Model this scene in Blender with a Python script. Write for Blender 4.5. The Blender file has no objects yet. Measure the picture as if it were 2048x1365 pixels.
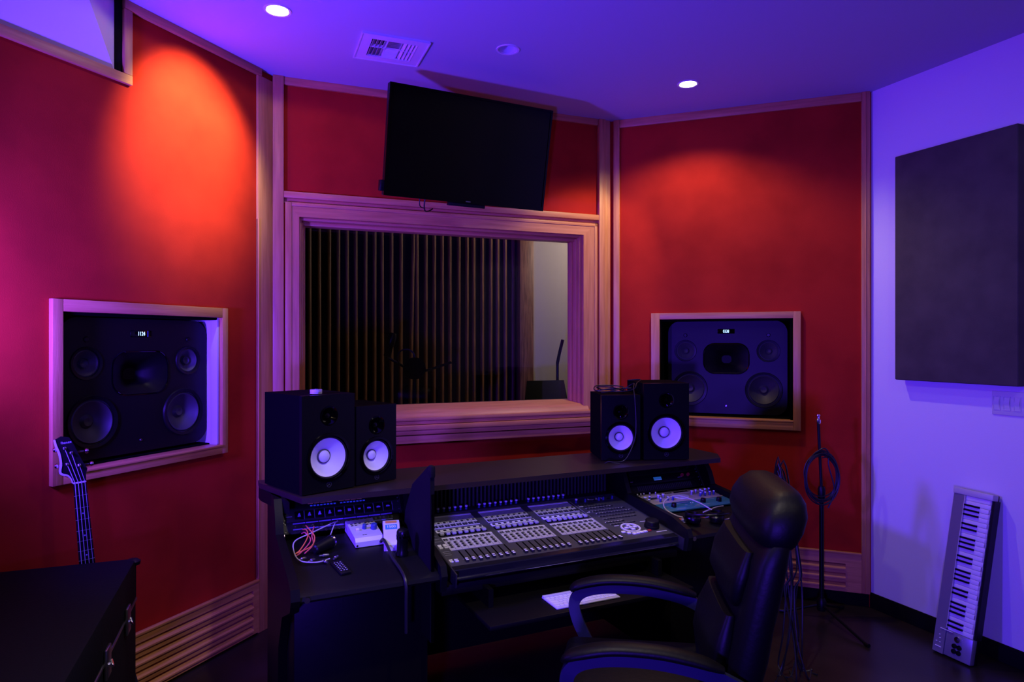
import bpy, bmesh, math, random
from mathutils import Vector, Matrix
from mathutils.geometry import tessellate_polygon
random.seed(7)
S = bpy.context.scene
COL = S.collection
R = math.radians
# ------------------------------------------------------------------ camera, light, exposure
cam = bpy.data.objects.new('camera', bpy.data.cameras.new('camera')); COL.objects.link(cam)
cam.location = (0, 0, 1.55); cam.rotation_euler = (R(90), 0, 0)
cam.data.sensor_width = 36; cam.data.lens = 36*1340/2048; cam.data.clip_start = .05
S.camera = cam
S.view_settings.view_transform = 'Standard'; S.view_settings.look = 'None'
S.view_settings.gamma = 1; S.view_settings.use_curve_mapping = False
S.view_settings.exposure = 0
w = bpy.data.worlds.new('world'); S.world = w; w.use_nodes = True
w.node_tree.nodes['Background'].inputs[0].default_value = (.02, .02, .05, 1)
w.node_tree.nodes['Background'].inputs[1].default_value = .05

def spot(name, loc, aim, power, color, size, blend, rad):
    l = bpy.data.lights.new(name, 'SPOT'); o = bpy.data.objects.new(name, l); COL.objects.link(o)
    o.location = loc; o.rotation_euler = (Vector(aim)-Vector(loc)).to_track_quat('-Z', 'Y').to_euler()
    l.energy = power; l.color = color; l.spot_size = R(size); l.spot_blend = blend; l.shadow_soft_size = rad
    return o
BLUE = (.088, .026, 1.0)
WARM = (1.0, .72, .42)
COOL = (1.0, .86, .80)
# coloured stage lamp standing by the left wall, just outside the view, tipped up
spot('blue_lamp_left', (-1.78, 1.74, 1.62), (-.4, 3.7, 2.15), 440, BLUE, 150, .8, .10)
spot('blue_lamp_rear', (-.36, -.60, 1.00), (.45, 3.6, 1.26), 520, BLUE, 84, 1.0, .10)
# recessed lamps of the ceiling: two in view, the rest of the grid behind the camera, plus one added fill
spot('lamp_left_beam', (-1.03, 2.935, 2.985), (-1.505, 3.165, 2.56), 200, (1.0, .88, .40), 68, .9, .03)
spot('lamp_left_side', (-1.03, 2.935, 2.985), (2.3, 3.3, 1.15), 16, COOL, 62, .5, .03)
spot('lamp_left_flood', (-1.03, 2.935, 2.985), (-1.03, 2.935, 0), 5, WARM, 168, .12, .03)
spot('lamp_right_flood', (.992, 3.776, 2.985), (.992, 3.776, 0), 37, WARM, 136, .5, .03)
spot('lamp_right_side', (.992, 3.776, 2.985), (.46, 4.25, 2.0), 28, WARM, 54, .5, .02)
spot('lamp_rear_right', (1.5, 1.0, 2.985), (1.5, 1.0, 0), 16, COOL, 166, .12, .04)
spot('fill_over_chair', (.15, 1.55, 2.985), (.18, 1.80, 0), 105, COOL, 84, .5, .04)  # unseen fill, added to brighten the console and the chair arms
spot('lamp_rear_left', (-1.9, -.4, 2.985), (-1.9, -.4, 0), 6, WARM, 166, .12, .04)

# ------------------------------------------------------------------ frames: x to the right along the wall, y into the wall, z up
def frame(o, ang): return Matrix.Translation((o[0], o[1], 0)) @ Matrix.Rotation(ang, 4, 'Z')
C1 = (-1.31, 3.666); C2 = (.654, 4.426); C3 = (2.09, 3.90)
FL = frame(C1, math.atan2(.922, .388))
FC = frame(C1, math.atan2(.3609, .9326))
FR = frame(C2, math.atan2(-.344, .939))
FW = frame(C3, math.atan2(-.921, .389))
FD = frame((-.328, 4.046), R(25.2))            # the desk: x along it, y = -distance from the window wall
LC, LR, LW = 2.106, 1.529, 3.1
I4 = Matrix.Identity(4)

# ------------------------------------------------------------------ materials
MATS = {}
def mat(name, col, rough=.5, metal=0, emit=None, es=0, noise=None, bump=None, spec=.5, coat=0, sheen=0, scale=(1, 1, 1)):
    m = bpy.data.materials.new(name); m.use_nodes = True; nt = m.node_tree; b = nt.nodes['Principled BSDF']
    b.inputs['Base Color'].default_value = (*col, 1); b.inputs['Roughness'].default_value = rough
    b.inputs['Metallic'].default_value = metal; b.inputs['Specular IOR Level'].default_value = spec
    b.inputs['Coat Weight'].default_value = coat; b.inputs['Sheen Weight'].default_value = sheen
    if emit: b.inputs['Emission Color'].default_value = (*emit, 1); b.inputs['Emission Strength'].default_value = es
    tc = nt.nodes.new('ShaderNodeTexCoord'); mp = nt.nodes.new('ShaderNodeMapping')
    nt.links.new(tc.outputs['Object'], mp.inputs[0]); mp.inputs['Scale'].default_value = scale
    if noise:   # (scale, second colour, low, high)
        n = nt.nodes.new('ShaderNodeTexNoise'); n.inputs['Scale'].default_value = noise[0]; n.inputs['Detail'].default_value = 6
        r = nt.nodes.new('ShaderNodeMapRange'); r.inputs[1].default_value = noise[2]; r.inputs[2].default_value = noise[3]
        x = nt.nodes.new('ShaderNodeMix'); x.data_type = 'RGBA'
        x.inputs[6].default_value = (*col, 1); x.inputs[7].default_value = (*noise[1], 1)
        nt.links.new(mp.outputs[0], n.inputs['Vector']); nt.links.new(n.outputs[0], r.inputs[0])
        nt.links.new(r.outputs[0], x.inputs[0]); nt.links.new(x.outputs[2], b.inputs['Base Color'])
    if bump:    # (scale, strength)
        n = nt.nodes.new('ShaderNodeTexNoise'); n.inputs['Scale'].default_value = bump[0]; n.inputs['Detail'].default_value = 4
        p = nt.nodes.new('ShaderNodeBump'); p.inputs['Strength'].default_value = bump[1]; p.inputs['Distance'].default_value = .002
        nt.links.new(mp.outputs[0], n.inputs['Vector']); nt.links.new(n.outputs[0], p.inputs['Height']); nt.links.new(p.outputs[0], b.inputs['Normal'])
    MATS[name] = m; return m
mat('red_suede', (.45, .025, .0105), .95, noise=(2.6, (.30, .015, .0072), .40, .72), bump=(260, .25), spec=.1)
mat('white_paint', (.72, .71, .74), .75, bump=(180, .15), spec=.25)
mat('ceiling_paint', (.45, .49, .54), .9, bump=(220, .2), spec=.2)
mat('wood_v', (.66, .30, .105), .42, noise=(7, (.50, .20, .066), .34, .70), bump=(30, .3), scale=(9, 9, .55), spec=.4)
mat('wood_h', (.66, .30, .105), .42, noise=(7, (.50, .20, .066), .34, .70), bump=(30, .3), scale=(.55, 9, 9), spec=.4)
mat('floor_concrete', (.026, .019, .015), .28, noise=(3, (.012, .009, .007), .35, .7), bump=(12, .15), spec=.35)
mat('base_black', (.004, .004, .004), .8, spec=.1)
mat('black_plastic', (.0035, .0035, .004), .42, spec=.25)
mat('black_satin', (.003, .003, .0035), .3, spec=.3)
mat('black_laminate', (.0035, .003, .003), .45, bump=(90, .1), spec=.12)
mat('shelf_top', (.022, .014, .010), .40, bump=(90, .08), spec=.35)
mat('black_gloss', (.001, .001, .001), .06, spec=.3)
mat('black_matte', (.0012, .0012, .0012), .9, spec=.05)
mat('black_tolex', (.004, .004, .006), .7, bump=(120, .4), spec=.1)
mat('low_bounce_dark', (.03, .025, .03), .95)
mat('leather', (.0022, .002, .0018), .48, bump=(70, .35), spec=.17)
mat('arm_plastic', (.014, .016, .04), .45, spec=.3)
mat('rubber', (.010, .010, .010), .7, spec=.2)
mat('cable', (.010, .010, .011), .45)
mat('cone_white', (.80, .80, .82), .55, spec=.3)
mat('cone_grey', (.045, .045, .05), .55)
mat('paper_cone', (.030, .030, .034), .6)
mat('chrome', (.75, .75, .78), .18, metal=1)
mat('screw_metal', (.10, .10, .11), .5, metal=.5)
mat('dull_metal', (.35, .35, .37), .35, metal=1)
mat('white_plastic', (.60, .60, .62), .4)
mat('key_white', (.72, .71, .74), .35)
mat('silver', (.30, .30, .34), .38, metal=.55)
mat('silver_face', (.52, .51, .52), .45, metal=.1)
mat('beige_face', (.52, .44, .38), .5)
mat('teal_face', (.020, .13, .26), .45)
mat('console_grey', (.055, .055, .065), .45)
mat('console_dark', (.016, .016, .019), .4)
mat('overlay', (.46, .45, .52), .5)
mat('overlay_light', (.80, .78, .86), .45)
mat('bumper_gloss', (.010, .010, .014), .16, spec=.5)
mat('grille', (.020, .020, .022), .6)
mat('acoustic_fabric', (.088, .080, .060), .95, noise=(9, (.066, .060, .046), .3, .7), bump=(500, .5), spec=.05)
mat('grey_board', (.006, .0055, .006), .8, spec=.1)
mat('drywall_liner', (.55, .55, .58), .8)
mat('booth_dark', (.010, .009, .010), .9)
mat('booth_slat', (.42, .19, .08), .5, noise=(9, (.20, .08, .035), .35, .65), scale=(9, 9, .6))
mat('booth_paint', (.62, .55, .44), .9)
mat('orange_cable', (.70, .16, .05), .5)
mat('pink_cable', (.60, .08, .12), .5)
mat('grey_cable', (.42, .38, .42), .5)
mat('knob_cap', (.85, .85, .9), .35)
mat('knob_blue', (.030, .055, .22), .35)
mat('orange_label', (.62, .26, .06), .5)
mat('lcd_blue', (.02, .10, .30), .3, emit=(.02, .16, .5), es=.35)
mat('blue_display', (.01, .04, .12), .3, emit=(.02, .12, .5), es=.45)
mat('led_digits', (.2, .3, .4), .4, emit=(.5, .8, 1), es=2.0)
mat('led_blue', (.02, .03, .3), .4, emit=(.02, .03, .6), es=.5)
mat('led_label', (.06, .06, .3), .4, emit=(.12, .12, .9), es=.75)
mat('led_pink', (.12, .03, .08), .4, emit=(.32, .08, .22), es=.16)
mat('print_white', (.9, .9, .9), .5)
mat('print_blue', (.35, .35, .7), .5)
mat('print_pale', (.32, .32, .36), .5)
mat('red_button', (.35, .02, .03), .4)
mat('card_red', (.60, .10, .06), .5)
mat('card_blue', (.05, .06, .30), .5)
mat('lamp_face', (1, 1, 1), .5, emit=(1, .95, .92), es=14)
mat('lamp_trim', (.7, .7, .72), .5)
mat('recess_white', (.65, .65, .7), .5)
mat('fret_wood', (.003, .0025, .003), .5, spec=.12)
mat('bass_binding', (.5, .5, .6), .35)
mat('bass_body', (.02, .02, .05), .15, coat=.5)
def glass():
    m = bpy.data.materials.new('window_glass'); m.use_nodes = True; nt = m.node_tree; nt.nodes.clear()
    o = nt.nodes.new('ShaderNodeOutputMaterial'); mx = nt.nodes.new('ShaderNodeMixShader'); t = nt.nodes.new('ShaderNodeBsdfTransparent')
    g = nt.nodes.new('ShaderNodeBsdfGlossy'); f = nt.nodes.new('ShaderNodeFresnel'); f.inputs[0].default_value = 1.45
    t.inputs[0].default_value = (.80, .82, .86, 1); g.inputs['Roughness'].default_value = .02
    nt.links.new(f.outputs[0], mx.inputs[0]); nt.links.new(t.outputs[0], mx.inputs[1]); nt.links.new(g.outputs[0], mx.inputs[2]); nt.links.new(mx.outputs[0], o.inputs[0])
    MATS['glass'] = m
glass()

# ------------------------------------------------------------------ mesh helpers
def bez(pts, n=8):
    P = [Vector(p) for p in pts]; out = []
    for i in range(len(P)-1):
        a, b, c, d = P[max(i-1, 0)], P[i], P[i+1], P[min(i+2, len(P)-1)]
        for k in range(n):
            t = k/n
            out.append(.5*((2*b)+(c-a)*t+(2*a-5*b+4*c-d)*t*t+(3*b-a-3*c+d)*t**3))
    out.append(P[-1]); return out
def rr(x0, x1, y0, y1, r, n=5):
    out = []
    for cx, cy, a in ((x1-r, y1-r, 0), (x0+r, y1-r, 90), (x0+r, y0+r, 180), (x1-r, y0+r, 270)):
        for k in range(n+1):
            t = R(a+90*k/n); out.append((cx+r*math.cos(t), cy+r*math.sin(t)))
    return out
def circ(cx, cy, r, n=24): return [(cx+r*math.cos(2*math.pi*k/n), cy+r*math.sin(2*math.pi*k/n)) for k in range(n)]
class MB:
    def __init__(s): s.V = []; s.F = []
    def add(s, vs, fs, M=None):
        o = len(s.V)
        for v in vs:
            v = Vector(v); s.V.append(M @ v if M is not None else v)
        for f in fs: s.F.append([i+o for i in f])
        return s
    def box(s, x0, x1, y0, y1, z0, z1, bev=0, M=None, seg=2):
        if x0 > x1: x0, x1 = x1, x0
        if y0 > y1: y0, y1 = y1, y0
        if z0 > z1: z0, z1 = z1, z0
        vs = [(x, y, z) for z in (z0, z1) for y in (y0, y1) for x in (x0, x1)]
        fs = [(0, 2, 3, 1), (4, 5, 7, 6), (0, 1, 5, 4), (2, 6, 7, 3), (0, 4, 6, 2), (1, 3, 7, 5)]
        if bev <= 0: return s.add(vs, fs, M)
        bm = bmesh.new(); q = [bm.verts.new(v) for v in vs]
        for f in fs: bm.faces.new([q[i] for i in f])
        bmesh.ops.bevel(bm, geom=bm.edges[:]+bm.verts[:], offset=bev, segments=seg, profile=.5, affect='EDGES')
        bm.verts.index_update()
        s.add([v.co.copy() for v in bm.verts], [[v.index for v in f.verts] for f in bm.faces], M); bm.free(); return s
    def lathe(s, prof, c=(0, 0, 0), ax=(0, 0, 1), n=24, M=None, sx=1, cap=True):
        ax = Vector(ax).normalized(); q = ax.to_track_quat('Z', 'Y').to_matrix(); c = Vector(c); vs = []; fs = []
        for r, h in prof:
            for k in range(n):
                t = 2*math.pi*k/n; vs.append(c+q @ Vector((r*math.cos(t)*sx, r*math.sin(t), h)))
        m = len(prof)
        for i in range(m-1):
            for k in range(n):
                k2 = (k+1) % n; fs.append((i*n+k, i*n+k2, (i+1)*n+k2, (i+1)*n+k))
        if cap and prof[0][0] > 1e-5: fs.append(tuple(range(n-1, -1, -1)))
        if cap and prof[-1][0] > 1e-5: fs.append(tuple((m-1)*n+k for k in range(n)))
        return s.add(vs, fs, M)
    def ring(s, prof, c, ax, n=32, M=None):      # closed profile lathe without caps
        ax = Vector(ax).normalized(); q = ax.to_track_quat('Z', 'Y').to_matrix(); c = Vector(c); vs = []; fs = []
        for r, h in prof:
            for k in range(n):
                t = 2*math.pi*k/n; vs.append(c+q @ Vector((r*math.cos(t), r*math.sin(t), h)))
        m = len(prof)
        for i in range(m):
            j = (i+1) % m
            for k in range(n):
                k2 = (k+1) % n; fs.append((i*n+k, i*n+k2, j*n+k2, j*n+k))
        return s.add(vs, fs, M)
    def cyl(s, p0, p1, r0, r1=None, n=14, M=None):
        p0 = Vector(p0); p1 = Vector(p1); d = p1-p0
        return s.lathe([(r0, 0), (r0 if r1 is None else r1, d.length)], p0, d, n, M)
    def tube(s, pts, r, n=7, sub=6, M=None, taper=None):
        P = bez(pts, sub) if sub else [Vector(p) for p in pts]; vs = []; fs = []; N = None
        for i, p in enumerate(P):
            t = (P[min(i+1, len(P)-1)]-P[max(i-1, 0)]).normalized()
            if N is None: N = t.orthogonal().normalized()
            N = (N-t*N.dot(t)).normalized(); Bn = t.cross(N)
            rad = r if taper is None else r*(1+(taper-1)*i/(len(P)-1))
            for k in range(n):
                a = 2*math.pi*k/n; vs.append(p+(N*math.cos(a)+Bn*math.sin(a))*rad)
        for i in range(len(P)-1):
            for k in range(n):
                k2 = (k+1) % n; fs.append((i*n+k, i*n+k2, (i+1)*n+k2, (i+1)*n+k))
        fs.append(tuple(range(n-1, -1, -1))); fs.append(tuple((len(P)-1)*n+k for k in range(n)))
        return s.add(vs, fs, M)
    def sweep(s, pts, sec, up=(0, 0, 1), sub=6, M=None, scales=None):  # ribbon-like bar: 2D section (side, up) swept on a path
        P = bez(pts, sub) if sub else [Vector(p) for p in pts]; vs = []; fs = []; up = Vector(up); n = len(sec)
        for i, p in enumerate(P):
            t = (P[min(i+1, len(P)-1)]-P[max(i-1, 0)]).normalized(); sd = t.cross(up)
            if sd.length < 1e-3: sd = Vector((0, 1, 0))
            sd.normalize(); u = sd.cross(t)
            k = 1
            if scales:
                f = i/(len(P)-1)*(len(scales)-1); j = min(int(f), len(scales)-2); k = scales[j]+(scales[j+1]-scales[j])*(f-j)
            for a, b in sec: vs.append(p+sd*a*k+u*b*k)
        for i in range(len(P)-1):
            for k in range(n):
                k2 = (k+1) % n; fs.append((i*n+k, i*n+k2, (i+1)*n+k2, (i+1)*n+k))
        fs.append(tuple(range(n-1, -1, -1))); fs.append(tuple((len(P)-1)*n+k for k in range(n)))
        return s.add(vs, fs, M)
    def prism(s, pts, axis, a0, a1, holes=(), M=None):     # outline (p, q) extruded along an axis, holes allowed
        def mk(p, q, a): return {'x': (a, p, q), 'y': (p, a, q), 'z': (p, q, a)}[axis]
        loops = [list(pts)]+[list(h) for h in holes]; flat = [p for l in loops for p in l]; n = len(flat)
        tris = tessellate_polygon([[Vector((p[0], p[1], 0)) for p in l] for l in loops])
        vs = [mk(p[0], p[1], a0) for p in flat]+[mk(p[0], p[1], a1) for p in flat]; fs = []
        if not holes and len(pts) <= 60: fs += [tuple(range(n)), tuple(range(2*n-1, n-1, -1))]
        else:
            for t in tris: fs.append(tuple(t)); fs.append(tuple(i+n for i in reversed(t)))
        o = 0
        for l in loops:
            m = len(l)
            for i in range(m):
                j = (i+1) % m; fs.append((o+i, o+i+n, o+j+n, o+j))
            o += m
        return s.add(vs, fs, M)
    def build(s, name, m, parent=None, smooth=35):
        bm = bmesh.new(); q = [bm.verts.new(v) for v in s.V]
        for f in s.F:
            try: bm.faces.new([q[i] for i in f])
            except ValueError: pass
        bmesh.ops.recalc_face_normals(bm, faces=bm.faces)
        me = bpy.data.meshes.new(name); bm.to_mesh(me); bm.free()
        me.materials.append(MATS[m]); me.polygons.foreach_set('use_smooth', [True]*len(me.polygons)); me.set_sharp_from_angle(angle=R(smooth))
        o = bpy.data.objects.new(name, me); COL.objects.link(o)
        if parent: o.parent = parent
        return o
def tag(o, label=None, cat=None, group=None, kind=None):
    if label: o['label'] = label
    if cat: o['category'] = cat
    if group: o['group'] = group
    if kind: o['kind'] = kind
    return o
def place(o, F, loc=(0, 0, 0), rot=(0, 0, 0)):
    M = F @ Matrix.Translation(loc) @ (Matrix.Rotation(rot[2], 4, 'Z') @ Matrix.Rotation(rot[1], 4, 'Y') @ Matrix.Rotation(rot[0], 4, 'X'))
    o.matrix_world = M; o.location = M.to_translation(); o.rotation_euler = M.to_euler(); return o
def thing(name, label, cat, F=I4, loc=(0, 0, 0), rot=(0, 0, 0), group=None):
    o = bpy.data.objects.new(name, None); COL.objects.link(o); o.empty_display_size = .05
    return place(tag(o, label, cat, group), F, loc, rot)
def struct(name, mb, m, F=I4, label=None):
    o = mb.build(name, m); place(o, F); o['kind'] = 'structure'
    if label: o['label'] = label
    return o
def copy_tree(o, parent=None):
    c = o.copy(); COL.objects.link(c)
    if parent: c.parent = parent
    for ch in list(o.children): copy_tree(ch, c)
    return c
def share(name, me_obj, parent, loc, rot=(0, 0, 0)):
    o = bpy.data.objects.new(name, me_obj.data); COL.objects.link(o); o.parent = parent; o.location = loc; o.rotation_euler = rot; return o
def text(name, body, size, m, parent, loc, rot, ext=.0004, align='CENTER', sx=1):
    cu = bpy.data.curves.new(name, 'FONT'); cu.body = body; cu.size = size; cu.extrude = ext; cu.align_x = align; cu.align_y = 'CENTER'
    t = bpy.data.objects.new('tmp', cu); COL.objects.link(t)
    me = bpy.data.meshes.new_from_object(t.evaluated_get(bpy.context.evaluated_depsgraph_get()))
    bpy.data.objects.remove(t); me.materials.clear(); me.materials.append(MATS[m]); me.name = name
    o = bpy.data.objects.new(name, me); COL.objects.link(o); o.parent = parent; o.location = loc; o.rotation_euler = rot; o.scale = (sx, 1, 1)
    return o
def W3(F, x, y, z=0): return F @ Vector((x, y, z))
#@@SETTING
# ------------------------------------------------------------------ the setting
NL = (-1.154, -.371, 1.031, 1.665); NR = (.319, 1.110, 1.065, 1.688); WN = (.138, 1.888, 1.143, 2.235)
def rect(x0, x1, z0, z1): return [(x0, z0), (x1, z0), (x1, z1), (x0, z1)]
struct('floor', MB().box(-5, 6.5, -3, 9.5, -.1, 0), 'floor_concrete')
vent_hole = [(.06-.35, -.06), (.0+.0, 0)]
VX0, VX1, VY0, VY1 = -.62, -.40, -.675, -.475    # opening of the air vent in a room-axis frame
FA = frame((-.328, 4.046), math.atan2(.3609, .9326))
vh = [W3(FA, x, y) for x, y in ((VX0, VY0), (VX1, VY0), (VX1, VY1), (VX0, VY1))]
LAMPS = [(-1.027, 2.935), (.992, 3.776), (-.02, 3.33)]
struct('ceiling', MB().prism([(-4, -2.8), (5, -2.8), (5, 9), (-4, 9)], 'z', 3.0, 3.05,
       [circ(x, y, .052, 28) for x, y in LAMPS]+[[(v.x, v.y) for v in vh]]), 'ceiling_paint')
struct('wall_left', MB().prism(rect(-3.45, 0, 0, 3), 'y', 0, .5, [rect(*NL)]), 'red_suede', FL)
struct('wall_front', MB().prism(rect(0, LC, 0, 3), 'y', 0, .2, [rect(*WN)]), 'red_suede', FC)
struct('wall_front_right', MB().prism(rect(0, LR, 0, 3), 'y', 0, .5, [rect(*NR)]), 'red_suede', FR)
struct('wall_right', MB().box(0, 3.1, 0, .15, 0, 3), 'white_paint', FW)
struct('wall_left_rear', MB().box(-2.8, -2.63, -2.7, .55, 0, 3), 'red_suede')
struct('wall_right_rear', MB().box(3.29, 3.45, -2.7, 1.06, 0, 3), 'white_paint')
struct('wall_back', MB().box(-2.8, 3.45, -2.8, -2.65, 0, 3), 'low_bounce_dark')  # unseen wall, given a dark finish to cut bounced light
struct('baseboard_right', MB().box(.0, 3.05, -.012, 0, 0, .088, .003), 'base_black', FW)
struct('baseboard_front', MB().box(.0, LR-.01, -.006, 0, 0, .078, .002), 'base_black', FR)
# sloping boxed-in soffit above the left wall
P = [(-.927, 0, 2.686), (-.927, 0, 3.0), (-1.247, -.196, 3.0), (-3.3, 0, 2.686), (-3.3, 0, 3.0), (-3.62, -.196, 3.0)]
struct('trim_1', MB().add(P, [(0, 2, 1), (0, 3, 5, 2), (3, 4, 5), (0, 1, 4, 3), (1, 2, 5, 4)]), 'white_paint', FL, 'white sloping boxed soffit high on the left wall')
tn = [1]
def board(x0, x1, z0, z1, y0, F, m=None, bev=.003, y1=0, label=None):
    tn[0] += 1
    return struct('trim_%d' % tn[0], MB().box(x0, x1, y0, y1, z0, z1, bev), m or ('wood_h' if abs(x1-x0) > z1-z0 else 'wood_v'), F, label)
# left wall boards
board(-3.2, -.854, 2.645, 2.686, -.018, FL); board(-.893, -.854, 2.686, 2.962, -.018, FL); board(-.893, -.10, 2.962, 3.0, -.022, FL)
board(-.123, -.015, 0, 2.962, -.016, FL); board(-.123, -.118, .29, 2.2, -.019, FL)
board(-.927, -.893, 2.686, 3.0, -.004, FL, 'base_black', .001)  # black strip standing in for the shadowed reveal beside the soffit
# window wall boards
board(.0, .057, .2, 3.0, -.03, FC); board(.057, 2.0, 2.958, 3.0, -.02, FC)
board(.057, 2.003, 2.337, 2.372, -.028, FC); board(.057, 2.003, 2.312, 2.337, -.004, FC, 'wood_h', .001)
board(2.003, 2.050, .2, 3.0, -.030, FC); board(2.050, 2.092, .2, 3.0, -.016, FC)
# right red wall boards
board(.020, .060, .2, 3.0, -.022, FR); board(.060, 1.477, 2.948, 3.0, -.018, FR); board(1.477, 1.522, .08, 3.0, -.024, FR)
board(1.496, 1.502, .08, 3.0, -.028, FR)
# wooden skirting with air slots
def skirt(F, x0, x1, sx0, sx1, z0, z1, slots, label):
    tn[0] += 1
    r = bpy.data.objects.new('trim_%d' % tn[0], None); COL.objects.link(r); place(r, F); r['kind'] = 'structure'; r['label'] = label
    MB().prism(rect(x0, x1, z0, z1), 'y', -.022, -.004, [rect(sx0, sx1, a, b) for a, b in slots]).build('skirting_panel', 'wood_h', r)
    MB().box(x0, x1, -.028, -.004, z1, z1+.012, .002).build('cap', 'wood_h', r)
    MB().box(x0+.005, x1-.005, -.003, 0, z0, z1).build('backing', 'base_black', r)
    for a, b in slots: MB().add([(sx0, -.030, a-.002), (sx1, -.030, a-.002), (sx1, -.004, a+.018), (sx0, -.004, a+.018), (sx0, -.030, a-.009), (sx1, -.030, a-.009), (sx1, -.004, a+.010), (sx0, -.004, a+.010)],
                       [(0, 1, 2, 3), (7, 6, 5, 4), (0, 4, 5, 1), (1, 5, 6, 2), (3, 2, 6, 7), (0, 3, 7, 4)]).build('slat', 'wood_h', r)
sl = [(.218, .243), (.158, .183), (.098, .123), (.038, .063)]
skirt(FL, -3.2, -.123, -2.6, -.165, .012, .276, sl, 'wooden skirting with long air slots below the left red wall')
skirt(FR, .062, 1.477, .2, 1.393, .080, .300, [(.218, .243), (.165, .188), (.112, .135)], 'wooden skirting with air slots behind the coiled cable stand')
# niches: four boards and a lining, blackened where the reveals lie in shade
def niche(F, o, n, depth, label, right='drywall_liner'):
    tn[0] += 1
    r = bpy.data.objects.new('trim_%d' % tn[0], None); COL.objects.link(r); place(r, F); r['kind'] = 'structure'; r['label'] = label
    x0, x1, z0, z1 = n; a0, a1, b0, b1 = o
    for q, m in (((a0, x0, b0, b1), 'wood_v'), ((x1, a1, b0, b1), 'wood_v'), ((x0, x1, z1, b1), 'wood_h'), ((x0, x1, b0, z0), 'wood_h')):
        MB().box(q[0], q[1], -.024, 0, q[2], q[3], .002).build('frame_board', m, r)
    MB().box(x0-.0, x1+.0, -.030, .05, z0-.004, z0+.006, .002).build('ledge', 'wood_h', r)
    t = .012
    MB().box(x0, x0+t, .0, depth, z0, z1).box(x0+t, x1-t, .05, depth, z0, z0+t).box(x0+t, x1-t, .0, depth, z1-t, z1).box(x0, x1, depth, depth+t, z0, z1).build('shaded_lining', 'black_matte', r)
    MB().box(x1-t, x1, 0, depth, z0, z1).build('side_lining', right, r)
    MB().box(x1-.017, x1-.002, -.005, .04, z0+.01, z1-.01, .002).build('corner_bead', right, r)
    return r
niche(FL, (-1.195, -.335, .993, 1.713), NL, .46, 'wooden frame around the speaker niche in the left wall')
niche(FR, (.265, 1.152, 1.012, 1.728), NR, .46, 'wooden frame around the speaker niche in the right red wall', 'black_matte')  # here the right reveal is black too, shade put into its colour
# studio window
wr = bpy.data.objects.new('window_1', None); COL.objects.link(wr); place(wr, FC); wr['kind'] = 'structure'; wr['label'] = 'wood framed studio window onto the recording booth'
x0, x1, z0, z1 = WN; a0, a1, b0, b1 = .064, 1.987, .951, 2.312
def mitre(pts, m):
    f = [(p, q) for p, q in pts]
    MB().prism(f, 'y', -.030, 0).build('casing_board', m, wr)
    cx = sum(p[0] for p in f)/4; cz = sum(p[1] for p in f)/4
mitre([(a0, b1), (a1, b1), (x1, z1), (x0, z1)], 'wood_h'); mitre([(a0, 1.06), (a0, b1), (x0, z1), (x0, 1.06)], 'wood_v'); mitre([(a1, 1.06), (x1, 1.06), (x1, z1), (a1, b1)], 'wood_v')
MB().box(a0, a0+.034, -.036, -.029, 1.06, b1, .002).build('casing_bead', 'wood_v', wr)
MB().box(a1-.020, a1, -.034, -.029, 1.06, b1, .002).build('casing_bead', 'wood_v', wr)
MB().box(a0, a1, -.034, -.029, b1-.020, b1, .002).build('casing_bead', 'wood_h', wr)
for q in ((.951, .996, -.040), (1.002, 1.030, -.052), (1.030, 1.060, -.064), (1.062, 1.084, -.050), (1.084, 1.106, -.062)):
    MB().box(a0, a1, q[2], -.001, q[0], q[1], .005).build('sill_moulding', 'wood_h', wr)
MB().prism([(-.050, 1.106), (-.036, 1.128), (-.002, 1.146), (.15, 1.166), (.15, 1.106)], 'x', x0-.04, x1+.03).build('sill_slope', 'wood_h', wr)
MB().box(x0, x0+.014, .0, .17, 1.13, z1, .001).build('jamb', 'wood_v', wr); MB().box(x1-.014, x1, .0, .17, 1.13, z1, .001).build('jamb', 'wood_v', wr)
MB().box(x0+.014, x1-.014, .0, .17, z1-.014, z1, .001).build('jamb', 'wood_h', wr)
for xa, ya in ((x0+.014, .03), (x0+.026, .075), (x1-.026, .03), (x1-.038, .075)):
    MB().box(xa, xa+.012, ya, .13, 1.14, z1-.02, .002).build('stop_bead', 'wood_v', wr)
MB().box(x0+.014, x1-.014, .05, .13, z1-.034, z1-.014, .002).build('stop_bead', 'wood_h', wr)
MB().box(x0+.014, x1-.014, .140, .146, 1.14, z1-.014).build('pane', 'glass', wr)
# recording booth beyond the window
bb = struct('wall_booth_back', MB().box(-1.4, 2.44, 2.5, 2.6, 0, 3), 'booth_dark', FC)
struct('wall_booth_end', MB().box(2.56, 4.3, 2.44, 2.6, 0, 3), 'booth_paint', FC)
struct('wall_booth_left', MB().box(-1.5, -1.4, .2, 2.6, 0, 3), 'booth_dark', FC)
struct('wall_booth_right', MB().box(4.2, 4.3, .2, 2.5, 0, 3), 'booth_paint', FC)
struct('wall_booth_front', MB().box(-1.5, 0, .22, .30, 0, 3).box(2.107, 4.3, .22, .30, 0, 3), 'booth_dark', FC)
tn[0] += 1; struct('trim_%d' % tn[0], MB().box(2.42, 2.57, 2.40, 2.5, 0, 3, .004), 'booth_slat', FC, 'wooden post at the end of the slatted booth wall')
sm = MB().lathe([(.019, 0), (.019, 2.9)], (0, 0, 0), (0, 0, 1), 10).build('slat', 'booth_slat', bb); sm.location = (.22, 2.487, .02)
for i in range(1, 27): share('slat', sm, bb, (.22+.083*i+(.003*math.sin(i*2.3)), 2.487, .02), (0, R(1.1) if i == 13 else R(.15*math.sin(i*1.7)), 0))
bl = bpy.data.lights.new('booth_lamp', 'SPOT'); o = bpy.data.objects.new('booth_lamp', bl); COL.objects.link(o)
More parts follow.
